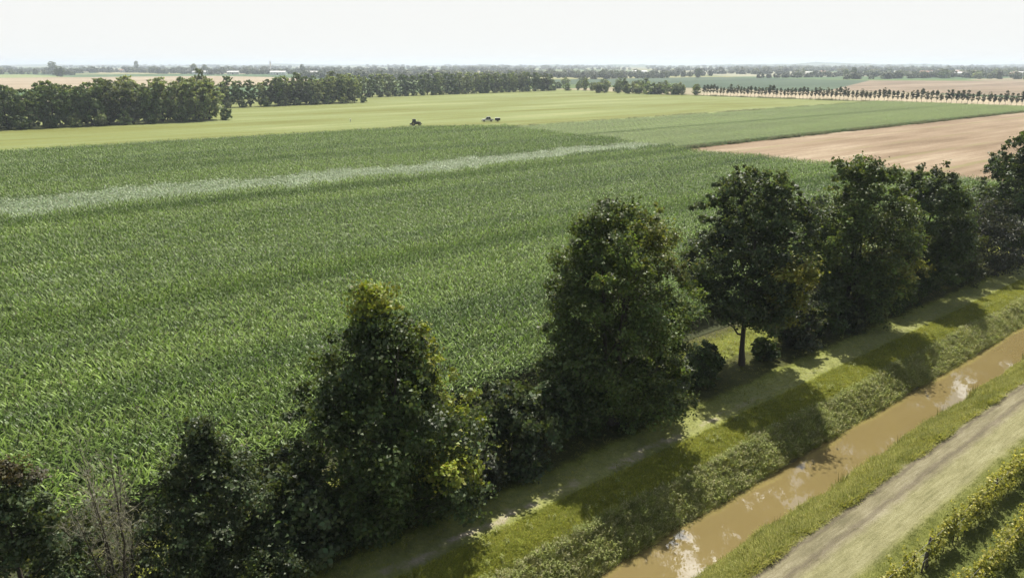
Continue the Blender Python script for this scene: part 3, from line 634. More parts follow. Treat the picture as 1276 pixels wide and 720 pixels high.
shrub(-32.6, 24.2, 3.2, 1.8, 'pale-leaved bush under the right side of the yellow-green tree', 66, 4500, (0.060, 0.070, 0.040))
shrub(-34.4, 43.8, 3.8, 1.6, 'shrub at the right foot of the tallest tree', 67, 5500, MD)
shrub(-35.2, 50.2, 2.6, 1.3, 'low dark bush left of the bare trunk', 68, 2800)
shrub(-34.0, 57.0, 1.9, 1.1, 'low dark bush just right of the bare trunk', 69, 2200)
shrub(-33.8, 61.5, 4.6, 2.1, 'grey-green bush right of the bare trunk', 70, 6000, (0.062, 0.072, 0.044))
shrub(-34.2, 66.6, 5.4, 2.2, 'tall shrub at the left foot of the broad dense tree', 71, 5500)
shrub(-33.4, 70.4, 2.8, 1.5, 'small sunlit bush in front of the broad dense tree', 72, 3500, (0.075, 0.088, 0.034))
shrub(-33.8, 79.6, 6.2, 2.6, 'shrub between the broad dense tree and the narrow tree', 73, 6000, DK, 0.17)
shrub(-34.0, 94.6, 7.2, 3.2, 'yellowish rounded shrub right of the narrow dark tree', 74, 7000, (0.055, 0.065, 0.024), 0.18)
shrub(-33.4, 103.0, 8.6, 4.2, 'wide grey-leaved shrub before the tree at the right edge', 75, 10000, (0.045, 0.052, 0.034), 0.19)
shrub(-33.2, 122.0, 6.0, 3.0, 'shrub behind the tree at the right edge', 76, 4000, DK, 0.2)
shrub(-32.4, 5.8, 2.6, 1.8, 'light green undergrowth around the foot of the bare twiggy shrub', 77, 4500, (0.085, 0.10, 0.038), 0.14)

shrub(-36.0, 4.0, 4.6, 2.4, 'green shrub behind the bare twiggy shrub at the maize edge', 78, 6000, (0.075, 0.095, 0.034), 0.15)
shrub(-35.0, 35.6, 4.0, 2.2, 'dark shrub behind the stems of the tallest tree', 79, 5500)
shrub(-34.6, 40.6, 3.6, 1.9, 'low dark shrub at the foot of the tallest tree, right of its stems', 80, 4500)
shrub(-34.4, 22.8, 3.8, 2.2, 'dark shrub behind the trunk of the yellow-green tree', 81, 5000)

shrub(-34.6, 75.8, 4.4, 2.2, 'dark undergrowth at the right foot of the broad dense tree', 82, 4500, DK, 0.17)
shrub(-34.4, 83.6, 4.0, 2.2, 'dark undergrowth at the left foot of the narrow dark tree', 83, 4500, DK, 0.17)
shrub(-34.2, 91.0, 4.6, 2.3, 'dark undergrowth at the right foot of the narrow dark tree', 84, 4500, DK, 0.18)
shrub(-34.4, 98.8, 5.4, 2.6, 'dark shrub between the yellowish shrub and the wide grey-leaved one', 85, 4500, BL, 0.18)
shrub(-34.6, 48.0, 2.8, 1.7, 'dark ragged undergrowth left of the low bush by the bare trunk', 86, 3200, DK, 0.15)
shrub(-34.8, 64.0, 3.8, 2.0, 'dark shrub behind the grey-green bush', 87, 4000, DK, 0.16)

def bare_shrub(loc, label, seed=9):
    """many upright bare stems that fork into fine twigs"""
    rng = np.random.default_rng(seed); main, tw = [], []
    for i in range(10):
        a = rng.uniform(0, 6.28); sp = rng.uniform(0.3, 2.1); H = rng.uniform(6.4, 10.2); t = np.linspace(0, 1, 8)
        P = np.stack([0.25 * math.cos(a) + sp * math.cos(a) * t ** 1.3, 0.25 * math.sin(a) + sp * math.sin(a) * t ** 1.3, H * t - 0.1], 1); P[1:] += rng.normal(0, 0.06, (7, 3))
        main.append((P, np.linspace(0.075 if i < 3 else 0.045, 0.012, 8)))
        for k in range(26):
            f = rng.uniform(0.22, 0.98); b = np.array([np.interp(f, t, P[:, j]) for j in range(3)])
            d = rng.normal(0, 0.45, 3); d[2] = rng.uniform(0.6, 1.3); L = rng.uniform(0.6, 1.9) * (1.15 - 0.5 * f); tt = np.linspace(0, 1, 4)[:, None]
            Q = b + d * L * tt + rng.normal(0, 0.03, (4, 3)); Q[0] = b; tw.append((Q, np.linspace(0.014, 0.005, 4)))
            for m in range(4):
                g = rng.uniform(0.2, 0.95); b2 = b + d * L * g; d2 = d * 0.5 + rng.normal(0, 0.5, 3); L2 = rng.uniform(0.25, 0.7)
                tw.append((np.stack([b2, b2 + d2 * L2 * 0.5 + rng.normal(0, 0.02, 3), b2 + d2 * L2]), np.array([0.008, 0.006, 0.004])))
    root = empty('bare_shrub', loc); tag(root, label, 'shrub')
    V, F = tubes(main, 6); link('stem', np_mesh('stem', V, [F], M_BARK, smooth=True), root)
    n = 1500; ii = rng.integers(0, len(tw), n); C = np.array([tw[q][0][-1] for q in ii]) + rng.normal(0, 0.12, (n, 3)); keep = rng.random(n) < np.clip(1.15 - C[:, 2] / 9.0, 0.1, 1)
    C = C[keep]; V, F, T_ = leaves(rng, C, rng.normal(0, 1, C.shape) + np.array([0, 0, 0.6]), rng.uniform(0.07, 0.14, len(C)), np.array((0.13, 0.14, 0.05))[None] * rng.normal(1, 0.15, (len(C), 1)), 0.8)
    link('foliage', np_mesh('foliage', V, [F], M_LEAF, T_), root)
    V, F = tubes(tw, 3); link('twig', np_mesh('twig', V, [F], M_TWIG), root)
    return root
bare_shrub(vt(-33.4, 5.2), 'bare grey twiggy shrub with upright dry stems, lower left')

# windbreaks beyond the meadow: five tree shapes, each tree an object of its own
def variants(n, seed, **kw):
    out = []
    for i in range(n):
        k = dict(kw); rng = random.Random(seed + i)
        for key, (lo, hi) in list(k.pop('vary', {}).items()): k[key] = rng.uniform(lo, hi)
        c = k.pop('cols'); k['col'] = c[i % len(c)]
        (TV, TF), (V, F, T) = tree_parts(seed=seed + i, **k)
        out.append((np_mesh('trunk', TV, [TF], M_BARK, smooth=True), np_mesh('crown', V, [F], k.get('mat') or M_FAR, T), k['h']))
    return out
def place(var, name, u, v, h, label, cat, group, rng, wide=1.0):
    tm, cm, h0 = var; s = h / h0
    root = empty(name, uv(u, v, 0.02), rng.uniform(0, 6.28)); root.scale = (s * wide, s * wide, s); tag(root, label, cat, group)
    link('trunk', tm, root); link('crown', cm, root); return root
rt = random.Random(77)
FC = [(0.155, 0.21, 0.085), (0.215, 0.265, 0.11), (0.118, 0.165, 0.072), (0.25, 0.295, 0.145), (0.135, 0.165, 0.082)]
BROAD = variants(6, 300, h=20.0, r=7.0, base=1.6, prof=[0.6, 0.9, 1.0, 1.0, 0.9, 0.7, 0.35], nleaf=8500, lsize=0.82, limbs=14, puffs=80, trunk_r=0.38, sides=5, cols=FC)
POPLAR = variants(6, 330, h=20.0, r=4.6, base=1.6, prof=[0.55, 0.85, 1.0, 1.0, 0.92, 0.75, 0.42], nleaf=6500, lsize=0.8, limbs=12, puffs=64, trunk_r=0.3, sides=5, cols=FC)
UNDER = variants(3, 360, h=5.0, r=3.6, base=0.3, prof=BUSH, nleaf=1800, lsize=0.62, limbs=6, puffs=18, trunk_r=0.08, sides=4, cols=[FC[2], FC[0], FC[3]], puff_r=(0.25, 0.42))
def windbreak(name, n, a, b, h, var, spread, title, cat='tree', wide=(0.8, 1.05), group=None, start='left', hj=0.15):
    for i in range(n):
        f = (i + rt.uniform(-0.22, 0.22)) / max(1, n - 1)
        place(var[rt.randrange(len(var))], name, a[0] + (b[0] - a[0]) * f + rt.uniform(-spread, spread), a[1] + (b[1] - a[1]) * f, h * rt.uniform(1 - hj, 1 + hj),
              '%s %s' % (ordinal(i + 1), title), cat, group, rt, rt.uniform(*wide))
windbreak('windbreak_tree', 15, (-366, 22), (-369, 125), 16.3, BROAD, 2.0, 'tree from the left in the front row of the near left windbreak', group='near left windbreak, front row')
windbreak('windbreak_tree', 12, (-381, 30), (-382, 124), 17.3, BROAD, 2.0, 'tree from the left in the back row of the near left windbreak', group='near left windbreak, back row')
windbreak('windbreak_shrub', 11, (-362, 25), (-364, 128), 4.6, UNDER, 1.0, 'shrub from the left along the foot of the near left windbreak', 'shrub', group='shrubs under the near left windbreak')
windbreak('windbreak_tree', 18, (-466, 158), (-475, 256), 15.5, POPLAR, 2.5, 'tree from the left in the second windbreak, left of the meadow middle', wide=(1.0, 1.35), group='second windbreak', hj=0.14)
windbreak('windbreak_tree', 9, (-482, 205), (-488, 258), 17.0, BROAD, 2.5, 'tree from the left in the back row of the second windbreak', wide=(0.8, 0.95), group='second windbreak, back row')
windbreak('windbreak_shrub', 9, (-462, 165), (-470, 258), 4.6, UNDER, 1.0, 'shrub from the left along the foot of the second windbreak', 'shrub', group='shrubs under the second windbreak')
windbreak('poplar_tree', 34, (-545, 290), (-573, 522), 16.2, POPLAR, 2.0, 'tall tree from the left in the long far windbreak across the meadow', wide=(1.0, 1.3), group='long far windbreak', hj=0.08)
windbreak('windbreak_shrub', 26, (-540, 296), (-568, 524), 4.2, UNDER, 1.0, 'shrub from the left along the foot of the long far windbreak', 'shrub', group='shrubs under the long far windbreak')
windbreak('small_tree', 15, (-500, 512), (-408, 535), 8.0, BROAD + UNDER, 5.0, 'small tree from the left in the loose copse at the meadow end', wide=(1.0, 1.5), group='loose copse at the meadow end', hj=0.22)
windbreak('small_tree', 12, (-560, 545), (-430, 560), 10.0, POPLAR, 6.0, 'small tree from the left in the second rank of the loose copse', wide=(1.0, 1.4), group='second rank of the loose copse', hj=0.25)
for k, (uu, vv) in enumerate([(-640, 560), (-700, 600), (-770, 640), (-850, 690)]):
    windbreak('orchard_tree', 12, (uu, vv - 130), (uu + 150, vv + 70), 6.5, UNDER, 2.0, 'tree from the left in the %s orchard row behind the meadow end' % ORD[k], group='%s orchard row' % ORD[k], wide=(0.9, 1.2))

# avenue of young trees
AV = variants(4, 400, h=9.0, r=1.45, base=3.0, prof=[0.55, 0.9, 1.0, 0.95, 0.75, 0.4], nleaf=1500, lsize=0.5, limbs=7, puffs=30, trunk_r=0.11, sides=5, cols=[(0.095, 0.108, 0.048), (0.08, 0.094, 0.044), (0.115, 0.115, 0.055), (0.088, 0.11, 0.045)], puff_r=(0.3, 0.48))
for i in range(86):
    uu = -136 - i * 3.1
    place(AV[rt.randrange(4)], 'avenue_tree', uu + rt.uniform(-0.3, 0.3), 549 - (-136 - uu) * 0.044, 8.3 * rt.uniform(0.8, 1.12), '%s young tree from the right end of the long avenue row' % ordinal(i + 1), 'tree', 'avenue of young trees', rt, rt.uniform(0.9, 1.12))

# single trees far out on the plain
def far_tree(var, u, v, h, label, wide=1.0, name='field_tree'): place(var, name, u, v, h, label, 'tree', None, rt, wide)
far_tree(BROAD[2], -1822, 318, 20, 'round dark tree alone on the edge of the tan field', 1.35)
far_tree(BROAD[0], -2700, 455, 31, 'large round tree above the tan field at far left', 1.2)
far_tree(POPLAR[2], -2700, 690, 33, 'lone slim poplar standing above the left horizon', 0.95)
far_tree(BROAD[3], -2150, 690, 25, 'broad pale tree behind the tan field', 1.0)
far_tree(BROAD[5], -2170, 725, 23, 'second broad tree behind the tan field, beside the pale one', 1.0)
far_tree(BROAD[2], -1900, 880, 24, 'tall dark tree by the white barns left of the far windbreak', 0.8)
far_tree(BROAD[4], -430, 140, 21.5, 'reddish tall tree rising behind the near left windbreak', 0.6)
far_tree(BROAD[2], -935, 1236, 17, 'dark square-crowned tree alone in the dark green field', 0.95)
far_tree(BROAD[0], -944, 1246, 16, 'dark tree just behind the square-crowned one', 0.9)
far_tree(BROAD[2], -748, 1466, 19, 'large dark tree at the far edge of the brown field', 1.0)
far_tree(BROAD[1], -770, 1480, 15, 'smaller tree left of the large dark tree at the brown field edge', 1.0)
far_tree(UNDER[0], -610, 1530, 12, 'round bush on the far edge of the brown field, leftmost of two', 1.3, 'field_bush')
far_tree(UNDER[2], -575, 1590, 11, 'round bush on the far edge of the brown field, rightmost of two', 1.4, 'field_bush')
far_tree(POPLAR[0], -1010, 830, 15, 'small dark tree standing at the far end of the orchard land', 0.9)

# distant tree belts that read as one dark mass each
def belt_mesh(seed, n, length, h, col):
    rng = np.random.default_rng(seed); C, Nn, S, Tt = [], [], [], []
    for i in range(n):
        c = np.array([rng.normal(0, 8), (i / (n - 1) - 0.5) * length + rng.normal(0, 4), 0]); hh = h * rng.uniform(0.5, 1.15); r = hh * rng.uniform(0.35, 0.6); k = 110
        d = rng.normal(size=(k, 3)); d /= np.linalg.norm(d, axis=1, keepdims=True); d *= rng.uniform(0.55, 1, (k, 1))
        p = c + d * np.array([r, r, hh * 0.6]) + np.array([0, 0, hh * 0.36]); C.append(p); Nn.append(d + rng.normal(0, 0.4, (k, 3)) + np.array([0, 0, 0.3])); S.append(np.full(k, hh * 0.24) * rng.uniform(0.7, 1.3, k))
        Tt.append(np.array(col)[None] * rng.normal(1, 0.2) * rng.normal(1, 0.15, (k, 1)))
    V, F, T = leaves(rng, np.concatenate(C), np.concatenate(Nn), np.concatenate(S), np.clip(np.concatenate(Tt), 0.01, 1), 0.9)
    return np_mesh('belt', V, [F], M_FAR, T)
BELT = [belt_mesh(500 + i, 22, 230, 13, tuple(c * 0.36 for c in FC[i % 5])) for i in range(5)]
nb = 0
for i in range(150):
    y = 1300 * (6.5 ** rt.random()); x = rt.uniform(-0.78, 0.78) * y
    u = x * CU + y * SU; v = -x * SU + y * CU
    if u > -380: continue
    if -1900 < u < -890 and v < 640: continue
    if y < 1900 and -620 < u and v > 600 and v < 1500: continue
    if -960 < u < -400 and 690 < v < 1330: continue
    o = link('distant_tree_belt', BELT[rt.randrange(5)]); o.location = uv(u, v, 0); o.rotation_euler = (0, 0, GA + (rt.choice([0, R(90), R(90)]) + rt.uniform(-0.12, 0.12)))
    s = rt.uniform(0.7, 1.25) * (1 + y / 9000); o.scale = (s * 1.2, s * rt.uniform(0.8, 1.9), s * 0.85)
    tag(o, 'hazy belt of trees far out on the plain towards the horizon', 'tree belt', 'distant tree belts', 'stuff'); nb += 1
for k, (x, y) in enumerate([(190, 1500), (260, 1620), (330, 1720), (120, 1800), (1000, 2050), (1150, 1900), (1280, 2000), (760, 2500), (-1300, 2000), (-900, 2300), (-560, 2000), (-380, 1950)]):
    o = link('distant_tree_belt', BELT[k % 5]); o.location = (x, y, 0); o.rotation_euler = (0, 0, R(90) + 0.1 * math.sin(k)); o.scale = (1.3, 0.9, 1.05)
    tag(o, 'hazy belt of trees far out on the plain towards the horizon', 'tree belt', 'distant tree belts', 'stuff')

def hills():
    t = NT('wooded_hill'); x = t.coords()
    m = t.finish(t.ramp(t.noise(x, 0.004, 6, 0.6), [(0.35, (0.04, 0.06, 0.03)), (0.6, (0.10, 0.13, 0.06)), (0.75, (0.2, 0.19, 0.12))]), 0.95, 0.1)
    rng = np.random.default_rng(4)
    for nm, x0, x1, y0, hh, lab in (('low_hills', 300, 6500, 8200, 44, 'low hazy wooded hills on the right horizon'), ('low_hills', -6500, -200, 9600, 30, 'faint low rise on the left horizon')):
        n = 90; X = np.linspace(x0, x1, n); prof = hh * (0.55 + 0.25 * np.sin(X * 0.0021 + 1) + 0.15 * np.sin(X * 0.0063) + 0.08 * rng.normal(size=n)) * np.sin(np.linspace(0.12, math.pi - 0.05, n)) ** 0.5
        rows = [(-900, -1.0), (-450, 0.45), (0, 1.0), (500, 0.6), (1000, -1.0)]
        V = np.concatenate([np.stack([X, np.full(n, y0 + dy), np.where(k < 0, -3, prof * k)], 1) for dy, k in rows])
        i = np.arange(4)[:, None] * n + np.arange(n - 1)[None]; F = np.stack([i, i + 1, i + n + 1, i + n], -1).reshape(-1, 4)
        tag(link(nm, np_mesh(nm, V, [F], m, smooth=True)), lab, 'hills', kind='structure')
hills()

# ------------------------------------------------------------------ far houses and barns
WALLS = [plain_mat('cream_render', (0.68, 0.63, 0.54), 0.85), plain_mat('white_render', (0.78, 0.77, 0.73), 0.85), plain_mat('brick_render', (0.48, 0.36, 0.28), 0.85)]
ROOFS = [plain_mat('terracotta_roof', (0.36, 0.20, 0.14), 0.85), plain_mat('grey_roof', (0.50, 0.49, 0.47), 0.7), plain_mat('brown_roof', (0.28, 0.2, 0.15), 0.85)]
M_DARK = plain_mat('dark_glass', (0.03, 0.035, 0.04), 0.15, 0.5)
M_DOOR = plain_mat('door_wood', (0.12, 0.08, 0.05), 0.7)
def house(L, Wd, H, rh, wall, roof, barn=False):
    ms = {}
    ms['wall'] = [(MB().prism([(-Wd / 2, 0), (Wd / 2, 0), (Wd / 2, H), (0, H + rh), (-Wd / 2, H)], -L / 2, L / 2).mesh('wall', wall), (0, 0, 0))]
    o = 0.5; th = 0.25
    ms['roof'] = [(MB().prism([(-Wd / 2 - o, H - o * rh / (Wd / 2) + 0.05), (0, H + rh + 0.05), (Wd / 2 + o, H - o * rh / (Wd / 2) + 0.05), (Wd / 2 + o, H - o * rh / (Wd / 2) + 0.05 + th), (0, H + rh + 0.05 + th), (-Wd / 2 - o, H - o * rh / (Wd / 2) + 0.05 + th)], -L / 2 - o, L / 2 + o).mesh('roof', roof), (0, 0, 0))]
    wm = MB().box((0, 0, 0), (0.16, 1.3, 1.5)).mesh('window', M_DARK); dm = MB().box((0, 0, 0), (0.18, 3.2 if barn else 1.2, 3.2 if barn else 2.2)).mesh('door', M_DOOR)
    ms['window'] = []
    for s in (-1, 1):
        for z in ([H * 0.6] if barn else [1.6, 4.3]):
            for k in range(-2, 3):
                if k == 0 and z < 3: continue
                ms['window'].append((wm, (s * Wd / 2, k * L / 5.5, z)))
    ms['door'] = [(dm, (s * Wd / 2, 0, 1.65 if barn else 1.15)) for s in (-1, 1)]
    if not barn: ms['chimney'] = [(MB().box((0, 0, 0), (0.8, 0.8, 1.8)).mesh('chimney', wall), (Wd * 0.2, L * 0.25, H + rh * 0.95))]
    return ms
HOUSES = [house(13, 9, 6, 2.2, WALLS[0], ROOFS[0]), house(11, 9, 6.2, 2.4, WALLS[1], ROOFS[0]), house(15, 9, 5.8, 2.2, WALLS[2], ROOFS[2]), house(34, 15, 5.5, 2.6, WALLS[1], ROOFS[1], True), house(26, 13, 5, 2.2, WALLS[0], ROOFS[1], True)]
def put_house(k, x, y, rz, label, cat, group, s=1.0, name=None):
    root = empty(name or ('barn' if k >= 3 else 'farmhouse'), (x, y, 0), rz); root.scale = (s, s, s); tag(root, label, cat, group)
    roof = None
    for nm, lst in HOUSES[k].items():
        for me, loc in lst:
            o = link(nm, me, roof if nm == 'chimney' else root); o.location = loc
            if nm == 'roof': roof = o
vill = []
for i in range(30):
    vill.append((rt.uniform(900, 1420), rt.uniform(1560, 2150), rt.choice([0, 0, 1, 1, 2, 3, 4])))
vill.sort(key=lambda q: q[0] / q[1])
cnt = {}
for x, y, k in vill:
    nm = 'pale barn' if k >= 3 else ['cream house', 'white house', 'brick house'][k]; cnt[nm] = cnt.get(nm, 0) + 1
    put_house(k, x, y, rt.choice([0.3, 1.2, 1.75, 1.5]) + rt.uniform(-0.2, 0.2), '%s %s from the left in the village on the right horizon' % (ordinal(cnt[nm]), nm), 'barn' if k >= 3 else 'house', 'village on the right horizon', rt.uniform(0.9, 1.15))
vt_ = sorted([(rt.uniform(880, 1450), rt.uniform(1540, 2150)) for i in range(34)], key=lambda q: q[0] / q[1])
for i, (x, y) in enumerate(vt_):
    place((BROAD + UNDER)[rt.randrange(9)], 'village_tree', x * CU + y * SU, -x * SU + y * CU, rt.uniform(6, 13), '%s bushy tree from the left among the village houses on the right horizon' % ordinal(i + 1), 'tree', 'trees among the village houses', rt, rt.uniform(0.9, 1.3))
for x, y, k, rz, lab in ((-770, 1960, 3, 1.4, 'long pale barn behind the tan field, left of the broad pale tree'), (-700, 1990, 4, 1.7, 'pale barn behind the tan field, right of the broad pale tree'), (-560, 1900, 3, 1.5, 'white barn beside the tall dark tree left of the far windbreak'),
                          (-500, 1990, 4, 1.3, 'second white barn right of the tall dark tree'), (-1180, 2400, 1, 1.2, 'small white house far off at the left'), (-1010, 2500, 0, 1.5, 'cream house far off at the left, near the lone poplar'),
                          (-960, 2350, 4, 1.5, 'low pale barn near the lone poplar'), (330, 2050, 3, 1.5, 'pale barn far off in the middle of the plain'), (560, 2150, 3, 1.6, 'long pale barn far off right of the middle'), (700, 1850, 4, 1.4, 'pale barn left of the village on the right'), (745, 1900, 1, 1.2, 'white house left of the village on the right')):
    put_house(k, x, y, rz, lab, 'barn' if k >= 3 else 'house', None, 1.1)
def church(x, y):
    root = empty('church_tower', (x, y, 0), 0.3); tag(root, 'slim church tower with a pointed top on the left horizon', 'tower')
    MB().box((0, 0, 13), (6.5, 6.5, 26)).build('shaft', WALLS[0], root); MB().box((0, 0, 26.3), (7.4, 7.4, 0.8)).build('cornice', WALLS[1], root)
    MB().box((0, 0, 29), (5.6, 5.6, 4.6)).build('belfry', WALLS[0], root)
    for a in range(4): o = MB().box((2.78, 0, 0), (0.2, 1.8, 3.0)).build('belfry_opening', M_DARK, root); o.location = (0, 0, 29); o.rotation_euler = (0, 0, a * R(90))
    MB().cyl((0, 0, 36.3), 3.9, 10, 'Z', 4, 0.1).build('spire', ROOFS[1], root)
church(-1095, 3600)

# ------------------------------------------------------------------ vineyard
M_POST = plain_mat('post_wood', (0.10, 0.085, 0.07), 0.9)
M_WIRE = plain_mat('steel_wire', (0.35, 0.35, 0.36), 0.5, 0.5, 0.8)
def vine_row(u, v0, v1, seed, label, gap=None, dens=430):
    rng = np.random.default_rng(seed); root = empty('vine_row', uv(u, v0, 0.0), GA); tag(root, label, 'vine row', 'vine rows')
    Ln = v1 - v0; n = int(Ln * dens)
    shoots = int(Ln * 11); sp = rng.uniform(0, Ln, shoots)
    if gap: sp = sp[(sp < gap[0]) | (sp > gap[1])]
    shoots = len(sp); bx = rng.normal(0, 0.15, shoots); top = rng.uniform(1.45, 2.25, shoots) * (1 + 0.08 * np.sin(sp * 1.3)); lx = rng.normal(0, 0.24, shoots); ly = rng.normal(0, 0.2, shoots)
    k = rng.integers(0, shoots, n); f = rng.beta(1.25, 1.0, n); sg = rng.normal(0, 0.10, (n, 3))
    z = 0.55 + (top[k] - 0.55) * f
    C = np.stack([bx[k] + lx[k] * f ** 1.5, sp[k] + ly[k] * f, z], 1) + sg * (1.25 - 0.6 * f)[:, None]
    Nn = np.stack([C[:, 0] * 2.2, np.zeros(n), np.full(n, 0.5)], 1) + rng.normal(0, 0.5, (n, 3))
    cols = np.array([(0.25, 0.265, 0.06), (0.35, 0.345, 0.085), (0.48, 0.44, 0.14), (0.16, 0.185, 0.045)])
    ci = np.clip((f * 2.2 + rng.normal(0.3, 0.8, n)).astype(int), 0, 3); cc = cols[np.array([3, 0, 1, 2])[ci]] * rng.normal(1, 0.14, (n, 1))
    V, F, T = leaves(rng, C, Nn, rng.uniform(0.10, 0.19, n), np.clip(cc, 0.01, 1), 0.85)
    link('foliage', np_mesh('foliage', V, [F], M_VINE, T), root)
    stems = []
    for y in np.arange(0.4, Ln, 0.95):
        if gap and gap[0] - 0.2 < y < gap[1]: continue
        t = np.linspace(0, 1, 5); stems.append((np.stack([rng.normal(0, 0.03, 5), y + rng.normal(0, 0.04, 5), t * 0.85], 1), np.linspace(0.035, 0.02, 5)))
    for P, rad in stems:
        V, F = tubes([(P, rad)], 5); link('stem', np_mesh('stem', V, [F], M_BARK, smooth=True), root)
    pm = MB().cyl((0, 0, 0.95), 0.045, 2.0, 'Z', 8).mesh('post', M_POST)
    ends = [0.2] + list(np.arange(5.6, Ln, 5.6))
    if gap: ends = [gap[1] - 0.15, gap[0] - 0.1] + [e for e in ends if e < gap[0] - 1 or e > gap[1] + 3]
    for y in ends:
        o = link('post', pm, root); o.location = (0, y, 0)
    if gap: o = link('brace', pm, root); o.location = (0.0, gap[1] - 0.62, 0); o.rotation_euler = (R(-13), 0, 0)
    for zz in (0.8, 1.3, 1.8):
        V, F = tubes([(np.array([[0.05, 0, zz], [0.05, Ln / 2, zz - 0.02], [0.05, Ln, zz]]), np.full(3, 0.006))], 4); link('wire', np_mesh('wire', V, [F], M_WIRE), root)
vine_row(-12.3, 30.0, 80.0, 1, 'vine row nearest the farm track, with a gap at its end post', gap=(6.2, 8.0))
vine_row(-9.85, 28.0, 72.0, 2, 'second vine row from the farm track, in the bottom right corner')
vine_row(-7.4, 28.0, 66.0, 3, 'third vine row from the farm track, barely inside the corner')

# reed clumps standing at the near water's edge
RC = [(0.07, 0.085, 0.03), (0.10, 0.105, 0.045), (0.13, 0.12, 0.06)]
def reed_clump(seed):
    rng = np.random.default_rng(seed); n = 34; a = rng.uniform(0, 6.28, n); r = 0.2 * np.sqrt(rng.random(n))
    V, F, T = blades(rng, np.stack([r * np.cos(a), r * np.sin(a), np.full(n, -0.2)], 1), a, rng.uniform(0.12, 0.34, n), rng.uniform(3.4, 5.0, n), rng.uniform(0.2, 0.9, n), np.full(n, 0.03), np.clip(np.array(RC)[rng.integers(0, 3, n)], 0, 1), 3)
    return np_mesh('reed_clump', V, [F], M_REED, T)
RM = [reed_clump(s) for s in range(3)]
for i, (u, v, s) in enumerate([(-20.5, 45.2, 1.0), (-20.45, 53.5, 0.8), (-20.55, 60.5, 1.0), (-20.45, 66.0, 1.1), (-20.5, 67.4, 0.95), (-20.5, 79.0, 1.15), (-20.55, 80.6, 1.2), (-20.45, 82.4, 1.0), (-20.5, 37.5, 0.7)]):
    o = link('reed_clump', RM[i % 3]); o.location = uv(u, v, -1.55); o.scale = (s, s, s); tag(o, '%s small dark reed clump at the near water edge, counting from the bottom' % ordinal([2, 3, 4, 5, 6, 7, 8, 9, 1][i]), 'reeds', 'reed clumps at the near water edge')

# ------------------------------------------------------------------ vehicles on the meadow
M_TRED = plain_mat('tractor_paint', (0.035, 0.04, 0.02), 0.45, 0.4); M_TYRE = plain_mat('tyre_rubber', (0.018, 0.018, 0.018), 0.9, 0.2); M_RIM = plain_mat('wheel_rim', (0.20, 0.17, 0.06), 0.5, 0.4)
M_SILV = plain_mat('silver_paint', (0.42, 0.42, 0.40), 0.35, 0.5, 0.2); M_CHAS = plain_mat('chassis_black', (0.03, 0.03, 0.03), 0.7); M_LAMP = plain_mat('lamp_lens', (0.7, 0.7, 0.65), 0.2, 0.6); M_TARP = plain_mat('pale_tarpaulin', (0.55, 0.55, 0.50), 0.8)
def wheel(parent, x, y, r, w):
    o = MB().cyl((0, 0, 0), r, w, 'Y', 20).bevel(0.03).build('wheel', M_TYRE, parent); o.location = (x, y, r)
    MB().cyl((0, 0, 0), r * 0.55, w + 0.04, 'Y', 14).build('rim', M_RIM, o)
def tractor(loc, rz):
    t = empty('tractor', loc, rz); tag(t, 'small dark tractor at the far edge of the maize', 'tractor')
    MB().prism([(0.1, 0.75), (2.15, 0.75), (2.25, 1.25), (2.1, 1.55), (0.1, 1.75)], -0.38, 0.38).build('hood', M_TRED, t)
    MB().box((0.2, 0, 0.72), (3.6, 0.5, 0.4)).build('chassis', M_CHAS, t)
    c = MB().prism([(-1.35, 1.0), (0.15, 1.0), (0.05, 2.55), (-1.2, 2.55)], -0.72, 0.72).build('cab', M_DARK, t)
    for s in (-1, 1):
        for x0, x1 in ((-1.33, -1.19), (0.13, 0.05)): V, F = tubes([(np.array([[x0, s * 0.73, 1.0], [x1, s * 0.73, 2.55]]), np.array([0.06, 0.06]))], 6); link('pillar', np_mesh('pillar', V, [F], M_CHAS), c)
    MB().box((-0.6, 0, 2.62), (1.6, 1.6, 0.14)).bevel(0.04).build('cab_roof', M_TRED, t)
    MB().cyl((1.1, 0.25, 2.0), 0.06, 0.9, 'Z', 8).build('exhaust', M_CHAS, t)
    for s in (-1, 1):
        wheel(t, -0.85, s * 0.85, 0.85, 0.5); wheel(t, 1.65, s * 0.8, 0.55, 0.36)
        MB().box((-0.85, s * 0.85, 1.76), (1.3, 0.56, 0.08)).build('mudguard', M_TRED, t); MB().box((2.2, s * 0.25, 1.3), (0.1, 0.16, 0.12)).build('headlight', M_LAMP, t)
    MB().box((2.55, 0, 0.75), (0.25, 0.9, 0.5)).build('front_weight', M_CHAS, t)
    MB().box((-2.1, 0, 0.65), (0.7, 1.6, 0.5)).build('rear_linkage', M_CHAS, t)
tractor(uv(-281, 176.5, 0.03) + Vector((2.6, 0, 0)), 0.05)
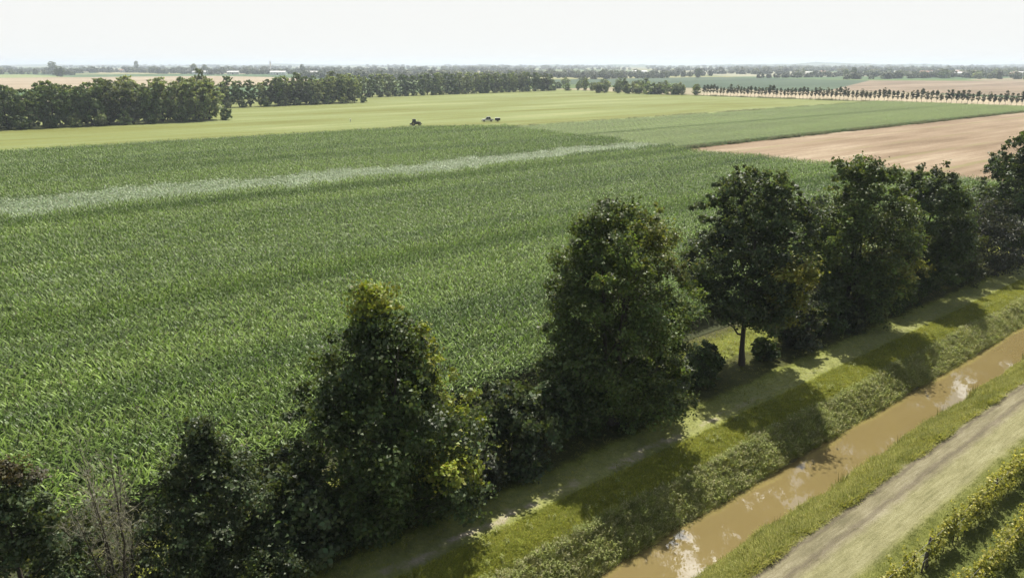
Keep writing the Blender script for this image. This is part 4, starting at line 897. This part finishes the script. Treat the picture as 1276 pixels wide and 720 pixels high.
def pickup(loc, rz):
    t = empty('pickup_truck', loc, rz); tag(t, 'silver pickup truck parked at the meadow edge beyond the maize', 'pickup')
    MB().prism([(-2.6, 0.45), (2.5, 0.45), (2.5, 1.08), (0.55, 1.14), (-2.6, 1.14)], -0.92, 0.92).bevel(0.06).build('body', M_SILV, t)
    c = MB().prism([(-1.45, 1.14), (0.95, 1.12), (0.25, 2.12), (-1.25, 2.12)], -0.78, 0.78).build('cab', M_DARK, t)
    MB().box((-0.5, 0, 2.16), (1.6, 1.5, 0.08)).bevel(0.03).build('cab_roof', M_SILV, c)
    for s in (-1, 1):
        for x0, x1 in ((0.95, 0.25), (-0.35, -0.38), (-1.45, -1.25)): V, F = tubes([(np.array([[x0, s * 0.79, 1.13], [x1, s * 0.79, 2.12]]), np.array([0.05, 0.05]))], 6); link('pillar', np_mesh('pillar', V, [F], M_SILV), c)
    MB().box((-2.05, 0, 1.16), (1.0, 1.5, 0.06)).build('load_bed', M_CHAS, t)
    for s in (-1, 1):
        wheel(t, -1.6, s * 0.86, 0.4, 0.26); wheel(t, 1.55, s * 0.86, 0.4, 0.26)
        MB().box((2.5, s * 0.65, 0.85), (0.08, 0.35, 0.16)).build('headlight', M_LAMP, t); MB().box((-2.62, s * 0.75, 0.9), (0.08, 0.2, 0.3)).build('tail_light', M_TRED, t); MB().box((0.75, s * 1.02, 1.18), (0.14, 0.2, 0.16)).build('mirror', M_CHAS, t)
    MB().box((2.57, 0, 0.55), (0.14, 1.8, 0.22)).build('bumper', M_CHAS, t)
pickup(uv(-279.5, 214.6, 0.03) + Vector((2.0, 0, 0)), R(180) + 0.12)
def trailer(loc, rz):
    t = empty('trailer', loc, rz); tag(t, 'dark trailer with a pale cover hitched behind the silver pickup', 'trailer')
    MB().box((0, 0, 1.0), (2.3, 1.5, 1.05)).bevel(0.04).build('body', M_CHAS, t); MB().prism([(-1.2, 1.53), (1.2, 1.53), (0.9, 1.7), (-0.9, 1.7)], -0.78, 0.78).build('cover', M_TARP, t)
    MB().box((1.55, 0, 0.5), (1.1, 0.1, 0.1)).build('drawbar', M_CHAS, t)
    for s in (-1, 1): wheel(t, 0, s * 0.82, 0.34, 0.22)
trailer(uv(-279.5, 214.6, 0.03) + Vector((6.55, 0.5, 0)), R(180) + 0.12)
o = empty('marker_post', uv(-317, 168, 0.02)); tag(o, 'tiny pale marker post alone on the meadow, left of the tractor', 'post')
MB().box((0, 0, 0.55), (0.3, 0.3, 1.15), taper=0.8).build('shaft', M_TARP, o); MB().box((0, 0, 1.22), (0.5, 0.5, 0.2)).build('cap', WALLS[1], o)

# ------------------------------------------------------------------ summer haze over the plain
def haze():
    me = MB().box((0, 8000, 29), (40000, 24000, 64)).bm
    m = bpy.data.meshes.new('haze'); me.to_mesh(m); me.free()
    t = NT('haze_air')
    pv = t.n('VolumePrincipled', {'Color': (0.80, 0.90, 1.0, 1), 'Density': HAZE, 'Anisotropy': 0.2})
    t.t.links.new(pv.outputs[0], t.out.inputs['Volume']); m.materials.append(t.m)
    tag(link('haze', m), 'thin pale summer haze lying over the whole plain', 'haze', kind='stuff')
HAZE = 1.35e-4
haze()
